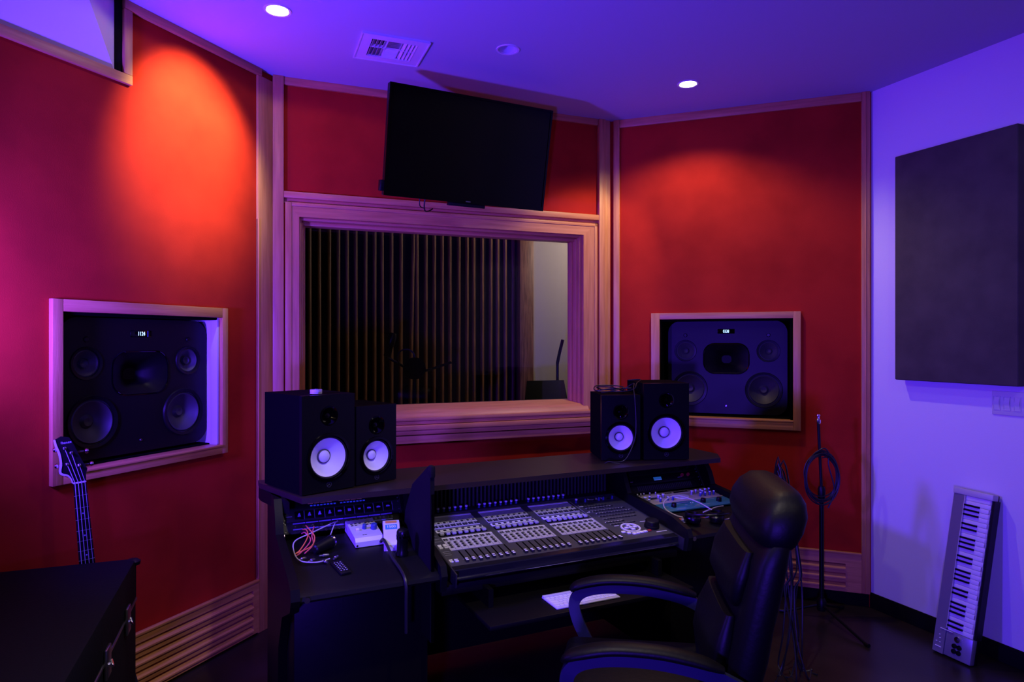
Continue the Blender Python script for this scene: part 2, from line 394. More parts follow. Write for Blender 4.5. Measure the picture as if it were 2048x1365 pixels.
o.location = W3(FC, 3.55, 1.55, 2.85); o.rotation_euler = (W3(FC, 2.6, 2.5, 1.6)-o.location).to_track_quat('-Z', 'Y').to_euler()
bl.energy = 62; bl.color = (1, .78, .62); bl.spot_size = R(120); bl.spot_blend = .6; bl.shadow_soft_size = .15

# ------------------------------------------------------------------ ceiling fittings
for i, (x, y) in enumerate(LAMPS):
    lit = i < 2
    t = thing('recessed_downlight', ['lit recessed ceiling lamp near the sloping white soffit', 'lit recessed ceiling lamp above the right red wall', 'unlit recessed ceiling lamp right of the air vent'][i], 'ceiling light', I4, (x, y, 3.0), group='recessed ceiling lamps')
    MB().ring([(.049, .0), (.060, 0), (.058, -.004), (.049, -.003)], (0, 0, 0), (0, 0, 1), 36).build('trim_ring', 'lamp_trim', t)
    MB().ring([(.050, .0), (.050, .10), (.046, .10), (.046, 0)], (0, 0, 0), (0, 0, 1), 32).build('can', 'recess_white', t)
    if lit: MB().lathe([(0, -.004), (.030, -.003), (.044, .002), (.045, .012), (0, .012)], (0, 0, 0), (0, 0, 1), 32).build('lamp', 'lamp_face', t)
    else: MB().lathe([(0, .088), (.045, .088), (.045, .096), (0, .096)], (0, 0, 0), (0, 0, 1), 28).build('reflector', 'recess_white', t)
v = thing('ceiling_air_vent', 'square white louvred air vent in the blue-lit ceiling', 'air vent', FA, (-.514, -.575, 3.0))
MB().prism(rect(-.165, .165, -.150, .150), 'z', -.011, -.008, [rect(-.158, .158, -.143, .143)]).prism(rect(-.163, .163, -.148, .148), 'z', -.008, 0, [rect(-.108, .112, -.098, .100)]).build('frame', 'lamp_trim', v)
MB().box(-.114, .114, -.104, .104, .035, .045).box(-.114, -.110, -.104, .104, 0, .045).box(.110, .114, -.104, .104, 0, .045).box(-.114, .114, -.104, -.100, 0, .045).box(-.114, .114, .100, .104, 0, .045).build('duct', 'black_matte', v)
def vane(x0, x1, y0, y1, lean, ax):
    c = ((x0+x1)/2, (y0+y1)/2); m = MB()
    hx, hy = (x1-x0)/2, (y1-y0)/2
    if ax == 'y': m.add([(c[0]-.010*lean, y0, -.008), (c[0]-.010*lean, y1, -.008), (c[0]+.010*lean, y1, .014), (c[0]+.010*lean, y0, .014)]+[(c[0]-.010*lean+.0015, y0, -.008), (c[0]-.010*lean+.0015, y1, -.008), (c[0]+.010*lean+.0015, y1, .014), (c[0]+.010*lean+.0015, y0, .014)], [(0, 1, 2, 3), (7, 6, 5, 4), (0, 4, 5, 1), (1, 5, 6, 2), (2, 6, 7, 3), (3, 7, 4, 0)])
    else: m.add([(x0, c[1]-.010*lean, -.008), (x1, c[1]-.010*lean, -.008), (x1, c[1]+.010*lean, .014), (x0, c[1]+.010*lean, .014)]+[(x0, c[1]-.010*lean+.0015, -.008), (x1, c[1]-.010*lean+.0015, -.008), (x1, c[1]+.010*lean+.0015, .014), (x0, c[1]+.010*lean+.0015, .014)], [(0, 1, 2, 3), (7, 6, 5, 4), (0, 4, 5, 1), (1, 5, 6, 2), (2, 6, 7, 3), (3, 7, 4, 0)])
    m.build('vane', 'lamp_trim', v)
for row in ((-.096, -.004), (.004, .096)):
    for k in range(4): vane(-.096+k*.018, -.090+k*.018, row[0], row[1], 1, 'y')
    for k in range(4): vane(.046+k*.018, .052+k*.018, row[0], row[1], -1, 'y')
for k in range(5): vane(-.028, .036, -.090+k*.017, -.084+k*.017, 1, 'x')
for k in range(5): vane(-.028, .036, .010+k*.019, .016+k*.019, -1, 'x')
MB().box(-.108, .112, -.002, .002, -.004, .012).box(-.032, -.028, -.098, .1, -.004, .012).box(.036, .040, -.098, .1, -.004, .012).build('divider', 'lamp_trim', v)

# ------------------------------------------------------------------ on the walls
ap = thing('acoustic_panel', 'tall dark grey fabric acoustic panel hung on the white wall', 'acoustic panel', FW, (.5175, 0, 1.95))
MB().box(-.3125, .3125, -.072, -.012, -.6125, .6125, .006, seg=3).build('fabric_face', 'acoustic_fabric', ap)
MB().box(-.29, .29, -.014, -.001, -.58, .58).build('back_frame', 'booth_slat', ap)
sp = thing('switch_plate', 'white multi-gang switch plate below the grey acoustic panel', 'switch', FW, (.79, 0, 1.25))
MB().box(-.116, .116, -.007, -.0005, -.057, .057, .0025).build('plate', 'white_plastic', sp)
for k in range(5):
    MB().prism(rect(-.0165, .0165, -.034, .034), 'y', -.0095, -.006, [rect(-.0135, .0135, -.031, .031)]).build('switch_frame', 'white_plastic', sp).location = (-.092+.046*k, 0, 0)
    MB().add([(-.012, -.0075, -.030), (.012, -.0075, -.030), (.012, -.0125, .0+.004*(k % 2)), (-.012, -.0125, .0+.004*(k % 2)), (-.012, -.0075, .030), (.012, -.0075, .030), (-.012, -.005, -.030), (.012, -.005, -.030), (.012, -.005, .030), (-.012, -.005, .030)],
        [(0, 1, 2, 3), (3, 2, 5, 4), (6, 9, 8, 7), (0, 6, 7, 1), (4, 5, 8, 9), (0, 3, 4, 9, 6), (1, 7, 8, 5, 2)]).build('rocker', 'white_plastic', sp).location = (-.092+.046*k, 0, 0)

# television, tilted down on an arm
TVc = ((-.625+.207)/2+.0, 3.70)
tv = thing('television', 'black flat television tilted down above the studio window', 'television', I4, (-.225, 3.675, 2.592), (R(0), 0, 0))
tv.rotation_euler = (Matrix.Rotation(R(27.0), 4, 'Z') @ Matrix.Rotation(R(12.0), 4, 'X')).to_euler()
MB().box(-.478, .478, -.012, .028, -.283, .283, .006).build('casing', 'black_plastic', tv)
MB().prism(rect(-.478, .478, -.283, .283), 'y', -.018, -.010, [rect(-.466, .466, -.262, .271)]).build('bezel', 'black_gloss', tv)
MB().box(-.467, .467, -.0135, -.0115, -.263, .272).build('screen', 'black_gloss', tv)
MB().box(-.30, .30, .028, .062, -.20, .16, .012).build('rear_housing', 'black_plastic', tv)
MB().box(-.014, .014, -.0190, -.0175, -.276, -.270).build('maker_badge', 'dull_metal', tv)
MB().box(-.497, -.478, -.004, .030, -.262, -.205, .004).build('side_bracket', 'black_plastic', tv)
MB().box(-.11, .11, -.008, .024, -.302, -.283, .003).build('lower_bar', 'black_plastic', tv)
MB().box(-.11, .11, .062, .075, -.12, .12, .003).box(-.02, .02, .07, .20, -.03, .03, .006).box(-.02, .02, .18, .33, -.045, .015, .006).box(-.08, .08, .31, .33, -.16, .10, .004).build('mount_arm', 'black_plastic', tv)
MB().tube([(-.22, .04, -.20), (-.235, .03, -.29), (-.225, .05, -.34), (-.19, .09, -.345), (-.14, .16, -.33)], .004).build('power_cable', 'cable', tv)
MB().tube([(-.26, .04, -.20), (-.262, .035, -.30), (-.245, .06, -.325), (-.20, .12, -.33)], .003).build('signal_cable', 'cable', tv)
#@@OBJ
# ------------------------------------------------------------------ main monitors inside the two niches
def main_monitor(F, cx, cz, digits, label, dy=.10, mx=.252, wx=.225):
    t = thing('main_monitor', label, 'loudspeaker', F, (cx, dy, cz), group='main monitors in the wall niches')
    hw, hh = .362, .296
    horn = rr(-.138, .138, -.040, .152, .068, 7)
    MB().prism(rr(-hw, hw, -hh, hh, .075, 8), 'y', 0, .03, [horn]+[circ(sx*mx, .105, .058, 28) for sx in (-1, 1)]+[circ(sx*wx, -.140, .098, 36) for sx in (-1, 1)]).build('baffle', 'black_plastic', t)
    MB().prism(rr(-hw+.006, hw-.006, -hh+.006, hh-.006, .07, 6), 'y', .11, .30).build('cabinet', 'black_matte', t)
    # horn mouth narrowing to a throat
    a = rr(-.138, .138, -.040, .152, .068, 7); b = rr(-.03, .03, .025, .075, .02, 7); n = len(a); vs = []; fs = []
    for k in range(5):
        f = k/4; g = f**.6
        for p, q in zip(a, b): vs.append((p[0]+(q[0]-p[0])*g, .001+.075*f, p[1]+(q[1]-p[1])*g))
    for k in range(4):
        for i in range(n): j = (i+1) % n; fs.append((k*n+i, k*n+j, (k+1)*n+j, (k+1)*n+i))
    fs.append(tuple(4*n+i for i in range(n)))
    MB().add(vs, fs).build('horn', 'black_laminate', t)
    lip = MB(); L = [Vector((p[0], -.001, p[1])) for p in a]; lip.tube(L+[L[0]], .0035, 5, 0); lip.build('horn_lip', 'black_gloss', t)
    for sx in (-1, 1):
        m = MB().ring([(.058, 0), (.070, 0), (.068, -.006), (.058, -.004)], (sx*mx, 0, .105), (0, 1, 0), 32).build('midrange_ring', 'black_plastic', t)
        MB().lathe([(0, .022), (.010, .020), (.018, .012), (.019, .026), (.048, .006), (.052, .002), (.058, .004), (.058, .03)], (sx*mx, 0, .105), (0, 1, 0), 28).build('midrange_cone', 'paper_cone', t)
        MB().ring([(.096, 0), (.112, 0), (.109, -.008), (.096, -.005)], (sx*wx, 0, -.140), (0, 1, 0), 40).build('woofer_ring', 'black_plastic', t)
        MB().lathe([(0, .030), (.018, .026), (.030, .038), (.078, .010), (.081, .004), (.087, -.002), (.093, .004), (.097, .004), (.097, .05)], (sx*wx, 0, -.140), (0, 1, 0), 40).build('woofer_cone', 'paper_cone', t)
        MB().lathe([(.012, 0), (.012, -.003), (.009, -.006), (0, -.006)], (sx*mx, 0, .205), (0, 1, 0), 16).build('trim_knob', 'black_satin', t)
    MB().box(-.052, .052, -.002, .004, .215, .245, .001).build('display_window', 'black_gloss', t)
    text('display_digits', digits, .026, 'led_digits', t, (0, -.0035, .2295), (R(90), 0, 0), .0003, sx=.72)
    MB().box(.030 if cx > 0 else .032, .0335, -.0035, -.002, .217, .243).build('indicator', 'led_blue', t) if cx < 0 else None
    MB().lathe([(.006, 0), (.005, -.003), (0, -.003)], (.0, 0, -.245), (0, 1, 0), 12).build('maker_badge', 'dull_metal', t)
    MB().box(-.33, .33, .06, .29, -hh-.022, -hh+.006).build('plinth', 'black_matte', t)
    return t
main_monitor(FL, (NL[0]+NL[1])/2+.012, 1.352, '1124', 'large black four-driver monitor built into the left wall niche, display 1124', .065)
main_monitor(FR, (NR[0]+NR[1])/2+.006, 1.382, '0338', 'large black four-driver monitor built into the right wall niche, display 0338')

# ------------------------------------------------------------------ desk (x along it, y = -distance from the window wall)
desk = thing('studio_desk', 'long black studio desk with raised shelf, rack bays and side wings', 'desk', FD)
def part(mb, n, m, p=desk): return mb.build(n, m, p)
part(MB().prism([(-1.185, -.76), (-1.185, -.70), (1.10, -.70), (1.10, -1.02), (1.02, -1.13), (-1.06, -1.13)], 'z', .923, .945), 'top_shelf', 'shelf_top')
part(MB().prism([(-1.180, -.78), (-1.185, -.72), (-1.13, -.72), (-1.10, -1.08)], 'z', .872, .923), 'shelf_corner_block', 'black_laminate')
part(MB().box(-1.12, 1.02, -.74, -.72, .05, .923), 'back_panel', 'black_laminate')
prof = [(-.74, 0), (-.74, .923), (-1.0, .923), (-1.045, .862), (-1.07, .800), (-1.45, .752), (-1.515, .735), (-1.53, .700), (-1.50, .655), (-1.28, .56), (-1.16, .40), (-1.14, 0)]
for a in (-1.150, 1.010): part(MB().prism(prof, 'x', a, a+.030), 'end_panel', 'black_laminate')
rail = [(-.74, .30), (-.74, .923), (-1.0, .923), (-1.030, .862), (-1.06, .800), (-1.40, .766), (-1.50, .735), (-1.515, .700), (-1.50, .64), (-1.2, .58)]
for a, b in ((-.630, -.606), (.492, .516)): part(MB().prism(rail, 'x', a, b), 'bay_rail', 'black_plastic')
for a in (-1.119, -.634, .518, 1.005):       # bright rack strips beside the sloping rack faces
    part(MB().add([(a, -.922, .922), (a+.008, -.922, .922), (a+.008, -1.026, .772), (a, -1.026, .772), (a, -.916, .916), (a+.008, -.916, .916), (a+.008, -1.018, .768), (a, -1.018, .768)],
        [(0, 1, 2, 3), (7, 6, 5, 4), (0, 4, 5, 1), (1, 5, 6, 2), (2, 6, 7, 3), (3, 7, 4, 0)]), 'rack_strip', 'dull_metal')
def wing(a0, a1, q0):
    z = lambda q: .764-.12*(q-1.02)
    return MB().prism([(-q0, z(q0)-.025), (-q0, z(q0)), (-1.47, z(1.47)), (-1.495, z(1.495)-.008), (-1.50, z(1.5)-.02), (-1.49, z(1.5)-.03)], 'x', a0, a1)
part(wing(-1.119, -.631, 1.03), 'left_wing_top', 'black_plastic'); part(wing(.517, 1.009, 1.03), 'right_wing_top', 'black_plastic')
part(MB().lathe([(.0, 0), (.010, 0), (.010, .004), (0, .004)], (-1.095, -1.503, .690), (0, -1, 0), 10), 'corner_cap', 'chrome'); part(MB().lathe([(.0, 0), (.010, 0), (.010, .004), (0, .004)], (.530, -1.503, .690), (0, -1, 0), 10), 'corner_cap', 'chrome')
part(MB().box(-1.119, -.631, -1.36, -.76, .08, .655, .004), 'left_pedestal', 'black_laminate'); part(MB().box(.517, 1.009, -1.36, -.76, .08, .655, .004), 'right_pedestal', 'black_laminate')
part(MB().box(-.604, .490, -1.44, -.76, .60, .640, .004), 'console_bed', 'black_laminate')
part(MB().box(-.50, .40, -1.655, -1.30, .535, .552, .004), 'keyboard_tray', 'black_laminate')
part(MB().box(-.44, -.42, -1.5, -1.1, .552, .62), 'tray_runner', 'black_satin'); part(MB().box(.34, .36, -1.5, -1.1, .552, .62), 'tray_runner', 'black_satin')
part(MB().box(-.604, .490, -.905, -.885, .77, .923), 'bridge_panel', 'black_matte')
g = MB()
for k in range(54): g.box(-.58+.0195*k, -.572+.0195*k, -.912, -.905, .785, .905)
tag(part(g, 'grille_bars', 'grille'), kind='stuff')
part(MB().box(-.604, .490, -.935, -.905, .765, .785, .003), 'bridge_ledge', 'console_dark')

# ------------------------------------------------------------------ mixing console
TC = math.atan2(.07, .48)
con = thing('mixing_console', 'wide mixing console with lavender strips, three fader banks and jog wheel', 'mixing console', FD, (-.035, -1.41, .700), (TC, 0, 0))
cp = lambda mb, n, m: mb.build(n, m, con)
cp(MB().prism([(.485, .002), (-.012, .002), (-.012, -.055), (.485, -.055)], 'x', -.525, .5205), 'chassis', 'console_grey')
cp(MB().prism([(-.0125, .0018), (-.040, .0010), (-.0435, -.002), (-.0450, -.026), (-.0490, -.029), (-.0520, -.034), (-.0490, -.040), (-.0125, -.055)], 'x', -.525, .5205), 'front_bumper', 'bumper_gloss')
cp(MB().box(-.40, .500, -.0535, -.049, -.0350, -.0325, .0008), 'front_edge_glint', 'chrome')  # chrome sliver standing for the highlight along the bumper's lower edge
cp(MB().box(-.530, -.524, -.08, .486, -.05, .003, .001), 'side_cheek', 'console_dark'); cp(MB().box(.5205, .5265, -.08, .486, -.05, .0035, .001), 'side_cheek', 'console_dark')
cp(MB().box(-.51, .515, .452, .482, .002, .016, .004), 'rear_ridge', 'console_dark')
T = .0030
cap0 = kn0 = None
btn = MB(); sl_ = MB(); lab = MB(); pat = MB(); lab2 = MB()
PB = .253; PF = .0288
for b in range(3):
    x0 = -.482+PB*b; x1 = x0+.214
    cp(MB().prism([(x0, .455), (x1-.0, .455), (x1, .325), (x0, .325)], 'z', .002, T), 'upper_strip_panel', 'overlay')
    cp(MB().box(x0, x1, .438, .452, T-.0005, T+.002, .0006), 'scribble_strip', 'overlay_light')
    cp(MB().box(x0, x1, .284, .310, .002, T+.002, .0008), 'display_strip', 'overlay_light')
    cp(MB().box(x0+.002, x1+.012, .114, .236, .002, T), 'lower_strip_panel', 'overlay')
    cp(MB().box(x0+.002, x1+.012, .222, .229, T-.0005, T+.0016, .0004), 'label_strip', 'overlay_light')
    for k in range(8):
        x = x0+.013+PF*k*.94
        # encoders
        if kn0 is None:
            kn0 = cp(MB().lathe([(.0058, 0), (.0050, .014), (.0046, .016)], n=14), 'encoder_knob', 'knob_blue')
            kn1 = kn0; kc = MB().lathe([(.0064, .0150), (.0062, .020), (.005, .0212), (0, .0212)], n=14).build('knob_top', 'knob_cap', kn0)
            kn0.location = (x, .432+.038, .014)
        else:
            q = share('encoder_knob', kn0, con, (x, .432+.038, .014)); share('knob_top', kc, q, (0, 0, 0))
        # upper block: channel lines, dark buttons
        pat.box(x-.0012+.0135, x+.0135, .33, .405, T-.0002, T+.0004)
        lab2.box(x-.008, x+.008, .410, .4135, T, T+.0005)
        btn.box(x-.006, x+.004, .372, .382, T, T+.003, .0006)
        for r_ in (.346, .334): btn.box(x-.010, x-.001, r_, r_+.0065, T, T+.0025); btn.box(x+.001, x+.010, r_, r_+.0065, T, T+.0025)
        btn.box(x-.006, x+.006, .292, .302, T+.001, T+.0045, .0006)
        # row of large square keys
        sl_.box(x-.0125, x+.0135, .246, .276, .0018, .0024)
        # lower block
        for r_ in (.207, .217): btn.box(x-.009, x-.001, r_-.002, r_+.002, T, T+.0025); btn.box(x+.001, x+.009, r_-.002, r_+.002, T, T+.0025)
        pat.box(x+.0125, x+.0137, .118, .198, T-.0002, T+.0004)
        lab2.box(x-.011, x+.012, .199, .2008, T, T+.0005)
        for r_ in (.180, .160, .140): btn.box(x-.002, x+.008, r_-.006, r_+.006, T, T+.003, .0006)
        for r_ in (.186, .166, .146): lab.box(x-.010, x-.004, r_-.001, r_+.001, T, T+.0004)
        # fader slot and cap
        xf = x0+.030+PF*k*.985
        sl_.box(xf-.0028, xf+.0028, .004, .104, .0018, .0030)
        lab2.box(xf-.010, xf-.0055, .030, .0305, .0020, .0026)
        if cap0 is None:
            cap0 = cp(MB().prism([(-.011, 0), (-.0095, .010), (-.003, .0085), (.003, .0085), (.0095, .010), (.011, 0)], 'x', -.0062, .0062), 'fader_cap', 'console_dark')
            fl1 = MB().box(-.0056, .0056, -.0093, -.0035, .0088, .0108, .0006).build('cap_front', 'print_white', cap0)
            fl2 = MB().box(-.0056, .0056, .0035, .0090, .0088, .0108, .0006).build('cap_rear', 'print_white', cap0)
            cap0.location = (xf, .012, .002)
            key0 = cp(MB().box(-.0085, .0085, -.010, .010, 0, .010, .002), 'select_key', 'overlay'); key0.location = (x+.001, .262, .003)
        else:
            q = share('fader_cap', cap0, con, (xf, .012+.002*math.sin(k*2.1+b), .002)); share('cap_front', fl1, q, (0, 0, 0)); share('cap_rear', fl2, q, (0, 0, 0))
            share('select_key', key0, con, (x+.001, .262, .003))
# master section, right
cp(MB().box(.252, .254, .02, .45, .002, .0026), 'section_line', 'print_pale')
for k in range(9):
    x = .275+.026*k
    if k in (0, 2, 5, 6, 8): q = share('encoder_knob', kn0, con, (x, .425, .002)); share('knob_top', kc, q, (0, 0, 0)) if k == 0 else None
    else: btn.box(x-.006, x+.006, .415, .427, .002, .006)
for r_, y in enumerate((.392, .368, .345, .310, .278, .245, .212, .176, .150)):
    n = (5, 8, 9, 12, 12, 12, 11, 6, 8)[r_]; xs = (.275, .285, .29, .285, .305, .300, .300, .29, .30)[r_]
    for k in range(n):
        x = xs+.0165*k
        btn.box(x-.006, x+.006, y-.010, y-.003, .002, .0055)
        (lab if r_ in (2, 3, 4, 7) else lab2).box(x-.0068, x+.0068, y, y+.004, .0020, .0028)
lab.box(.262, .285, .372, .376, .002, .0028); lab.box(.262, .300, .300, .303, .002, .0028)
text('model_print', 'C24', .034, 'print_white', con, (.395, .446, .0034), (0, 0, 0), .0003, sx=1.5)
cp(MB().lathe([(.034, 0), (.034, .010), (.031, .012), (.031, .030), (.028, .034), (0, .035)], (.462, .072, .002), n=36), 'jog_wheel', 'black_plastic')
cp(MB().ring([(.038, 0), (.046, 0), (.045, .004), (.038, .004)], (.362, .092, .002), (0, 0, 1), 28), 'navigation_ring', 'overlay_light')
for k, (dx, dy) in enumerate(((0, .020), (0, -.020), (.022, 0), (-.022, 0))): cp(MB().box(-.009, .009, -.007, .007, 0, .006, .0015), 'arrow_button', 'overlay_light').location = (.362+dx, .092+dy, .002)
cp(MB().box(-.008, .008, -.006, .006, 0, .006, .0015), 'centre_button', 'overlay_light').location = (.362, .092, .002)
tb = cp(MB().box(-.0085, .0085, -.007, .007, 0, .006, .0015), 'transport_button', 'print_white'); tb.location = (.318, .042, .002)
for k in range(4): share('transport_button', tb, con, (.338+.021*k, .030+.002*k, .002))
share('transport_button', tb, con, (.300, .058, .002))
cp(MB().box(-.0085, .0085, -.007, .007, 0, .006, .0015), 'record_button', 'red_button').location = (.424, .038, .002)
lab.box(.450, .505, .018, .0215, .002, .0028); lab.box(.445, .475, .135, .138, .002, .0028); lab.box(.300, .325, .128, .131, .002, .0028)
# left control column
for y in (.165, .155, .140, .030, .018):
    for dx in (-.010, .012): lab.box(-.500+dx-.008, -.500+dx+.006, y, y+.006, .002, .006)
for y in (.230, .205, .110, .095, .080, .260, .29, .32, .35): lab2.box(-.516, -.488, y, y+.002, .002, .0026)
for n_, mb, m_ in (('small_buttons', btn, 'console_dark'), ('fader_slots', sl_, 'black_matte'), ('button_labels', lab, 'print_white'), ('channel_lines', pat, 'console_dark'), ('fine_labels', lab2, 'print_pale')): tag(cp(mb, n_, m_), kind='stuff')

# ------------------------------------------------------------------ rack units in the sloping faces
def unit(name, label, cat, x, q, z, tilt, h, m, group):
    t = thing(name, label, cat, FD, (x, -q, z), (R(tilt), 0, 0), group)
    MB().box(-.2415, .2415, -.004, .003, -h/2, h/2, .0008).build('face_plate', m, t)
    MB().box(-.215, .215, .003, .055, -h/2+.002, h/2-.002).build('chassis', 'black_matte', t)
    for sx in (-.234, .234):
        for sz in (-.34, .34): MB().lathe([(.0032, 0), (.0026, .002), (0, .002)], (sx, -.004, sz*h), (0, -1, 0), 8).build('screw', 'screw_metal', t)
    return t
GL = 'rack units in the left bay'; GR = 'rack units in the right bay'
def face(s): return .970-.0+(-s)*.5677, .8475+s*.8232     # along the sloping faces: centre q .97, z .8475
q, z = face(.040); t = unit('meter_bridge', 'dark rack unit with dim pinkish rows of labels in left bay', 'rack unit', -.873, q, z, -34.6, .044, 'black_satin', GL)
for k in range(9):
    if k != 4: MB().box(-.140+.025*k, -.119+.025*k, -.006, -.004, -.004, .004).build('lit_label', 'led_pink', t)
for k in range(18): MB().box(-.145+.0135*k, -.136+.0135*k, -.0055, -.004, -.015, -.010).build('lit_label', 'led_blue', t) if k % 9 else None
q, z = face(-.008); t = unit('monitor_controller', 'black rack unit with a row of ten square icon keys, left bay', 'rack unit', -.873, q, z, -34.6, .050, 'console_dark', GL)
for k in range(10):
    x = -.178+.0405*k
    MB().box(x-.0175, x+.0175, -.0075, -.004, -.018, .016, .0015).build('key', 'black_satin', t)
    m = MB(); cx = x
    if k < 4: m.lathe([(.0045, 0), (.0045, .0006), (0, .0006)], (cx, -.0075, .001), (0, -1, 0), 10).box(cx-.006, cx+.006, -.0082, -.0075, -.007, -.002).box(cx-.0015, cx+.0035, -.0082, -.0075, .003, .008)
    elif k in (5,): m.box(cx-.007, cx+.006, -.0082, -.0075, -.005, .006)
    else: m.box(cx-.008+.003*(k == 6), cx+.008-.003*(k == 6), -.0082, -.0075, -.003, .002).box(cx-.006, cx+.005, -.0082, -.0075, .0028, .0040)
    m.build('key_icon', 'print_blue', t)
    MB().box(x+.0198, x+.0206, -.0055, -.004, -.020, .018).build('key_divider', 'print_blue', t)
MB().box(-.232, -.205, -.0048, -.004, -.004, -.0015).build('maker_print', 'print_pale', t)
q, z = face(-.058); t = unit('patch_bay', 'black patch bay with two rows of jacks, left bay', 'patch bay', -.873, q, z, -34.6, .048, 'console_dark', GL)
ring = None
for r_ in (0, 1):
    zz = .014-.024*r_
    for k in range(8): MB().box(-.205+.051*k, -.157+.051*k, -.0055, -.004, zz, zz+.0045).build('label_strip', 'print_blue', t)
    for k in range(24):
        if k < 8 and r_ == 0 and k % 2: continue
        if ring is None: ring = MB().ring([(.0030, 0), (.0045, 0), (.0042, .0016), (.0030, .0016)], (0, -.004, 0), (0, -1, 0), 12).build('jack', 'dull_metal', t); ring.location = (-.1975+.0172*k, 0, zz-.011)
        else: share('jack', ring, t, (-.1975+.0172*k, 0, zz-.011))
# right bay, sloping face
q, z = face(.030); t = unit('dark_rack_unit', 'black rack unit without display just under the right shelf', 'rack unit', .761, q, z, -34.6, .044, 'black_satin', GR)
for x in (-.17, .02, .12, .19): MB().lathe([(.008, 0), (.007, .010), (0, .010)], (x, -.004, 0), (0, -1, 0), 14).build('knob', 'black_plastic', t)
q, z = face(-.015); t = unit('display_rack_unit', 'black rack unit with a small glowing blue display, right bay', 'rack unit', .761, q, z, -34.6, .044, 'black_satin', GR)
MB().box(-.052, -.004, -.0055, -.004, -.009, .008).build('display', 'blue_display', t); MB().box(-.050, -.006, -.006, -.0055, -.008, -.0065).build('display_line', 'led_label', t)
MB().box(-.20, -.185, -.0048, -.004, -.006, -.0045).build('print', 'print_pale', t); MB().box(.10, .125, -.0048, -.004, -.006, -.0045).build('print', 'print_pale', t)
for x in (.13, .17): MB().lathe([(.009, 0), (.008, .010), (0, .010)], (x, -.004, .004), (0, -1, 0), 14).build('knob', 'red_button', t)
q, z = face(-.060); t = unit('vented_rack_unit', 'black slotted rack blank between display unit and beige strips', 'rack unit', .761, q, z, -34.6, .044, 'black_plastic', GR)
for k in range(30): MB().box(-.17+.0115*k, -.164+.0115*k, -.006, -.004, -.012, .012).build('slot_bar', 'grille', t)
# right bay, flatter part
def flat(q): return .772-.12*(q-1.02)
def knob(t, x, zz, r, h, m='silver', top='knob_cap'):
    k = MB().lathe([(r, 0), (r*.88, h), (r*.8, h+.0012)], (x, -.004, zz), (0, -1, 0), 14).build('knob', m, t)
    MB().lathe([(r*.9, h), (r*.86, h+.002), (0, h+.0024)], (x, -.004, zz), (0, -1, 0), 14).build('knob_cap', top, k)
q = 1.048; t = unit('channel_strip', 'beige one-space rack unit with small knobs, right bay', 'rack unit', .765, q, flat(q), -83.2, .044, 'beige_face', GR)
for x in (-.205, -.185, -.165, -.130, -.095): knob(t, x, .002 if x != -.165 else .004, .0042, .012)
for k in range(8): MB().box(-.080+.011*k, -.074+.011*k, -.0060, -.004, -.004, .004).build('button', 'black_satin', t)
MB().box(.02, .11, -.0055, -.004, -.006, .008).build('display', 'black_gloss', t); MB().box(.118, .20, -.0055, -.004, .006, .010).build('print', 'console_dark', t)
q = 1.118; t = unit('tube_preamplifier', 'beige two-space rack unit with round meter and many silver knobs', 'rack unit', .765, q, flat(q), -83.2, .088, 'beige_face', GR)
MB().box(-.045, .075, -.006, -.004, -.030, .034, .001).build('meter_frame', 'beige_face', t)
MB().lathe([(.030, 0), (.028, .004), (0, .006)], (.015, -.006, .002), (0, -1, 0), 28, sx=1.4).build('meter_glass', 'white_plastic', t)
for x, zz, r in ((-.205, .010, .009), (-.205, -.022, .007), (-.175, .014, .006), (-.135, -.022, .006), (-.118, .018, .009), (-.085, .024, .008), (-.085, -.014, .006), (-.058, -.020, .006), (.095, .022, .008), (.125, .028, .007), (.155, .028, .007), (.185, .028, .007), (.212, .030, .006), (.120, -.014, .006), (.150, -.014, .006), (.180, -.014, .006), (.208, -.012, .006), (.150, .008, .006)): knob(t, x, zz, r, .018, 'knob_blue' if r < .0065 else 'silver')
for k in range(6): MB().lathe([(.0022, 0), (.0018, .003), (0, .003)], (-.158+.010*k, -.004, .026-.004*(k % 2)), (0, -1, 0), 8).build('switch', 'chrome', t)
MB().box(-.165, -.10, -.0052, -.004, .016, .034).build('dark_window', 'black_satin', t)
q = 1.214; t = unit('compressor', 'teal two-space rack unit in front of the beige ones', 'rack unit', .765, q, flat(q), -83.2, .096, 'teal_face', GR)
knob(t, -.115, -.002, .013, .016, 'black_plastic', 'black_satin'); knob(t, .075, .010, .014, .016, 'black_plastic', 'black_satin'); knob(t, .165, -.002, .014, .016, 'black_plastic', 'black_satin')
for x0_, x1_, zz in ((-.10, -.085, .028), (-.075, .0, .030), (-.165, -.14, .006), (-.12, -.07, -.036), (-.045, -.03, .0), (-.01, .0, .0), (.02, .045, -.008), (.06, .09, -.022), (.12, .14, .034), (.145, .17, .034), (-.01, .02, -.030), (.0, .03, -.020)): MB().box(x0_, x1_, -.0050, -.004, zz, zz+.0022).build('print', 'print_pale', t)
for x in (.005, .018): MB().lathe([(.0025, 0), (.002, .0015), (0, .0015)], (x, -.004, .018), (0, -1, 0), 8).build('lamp', 'print_white', t)
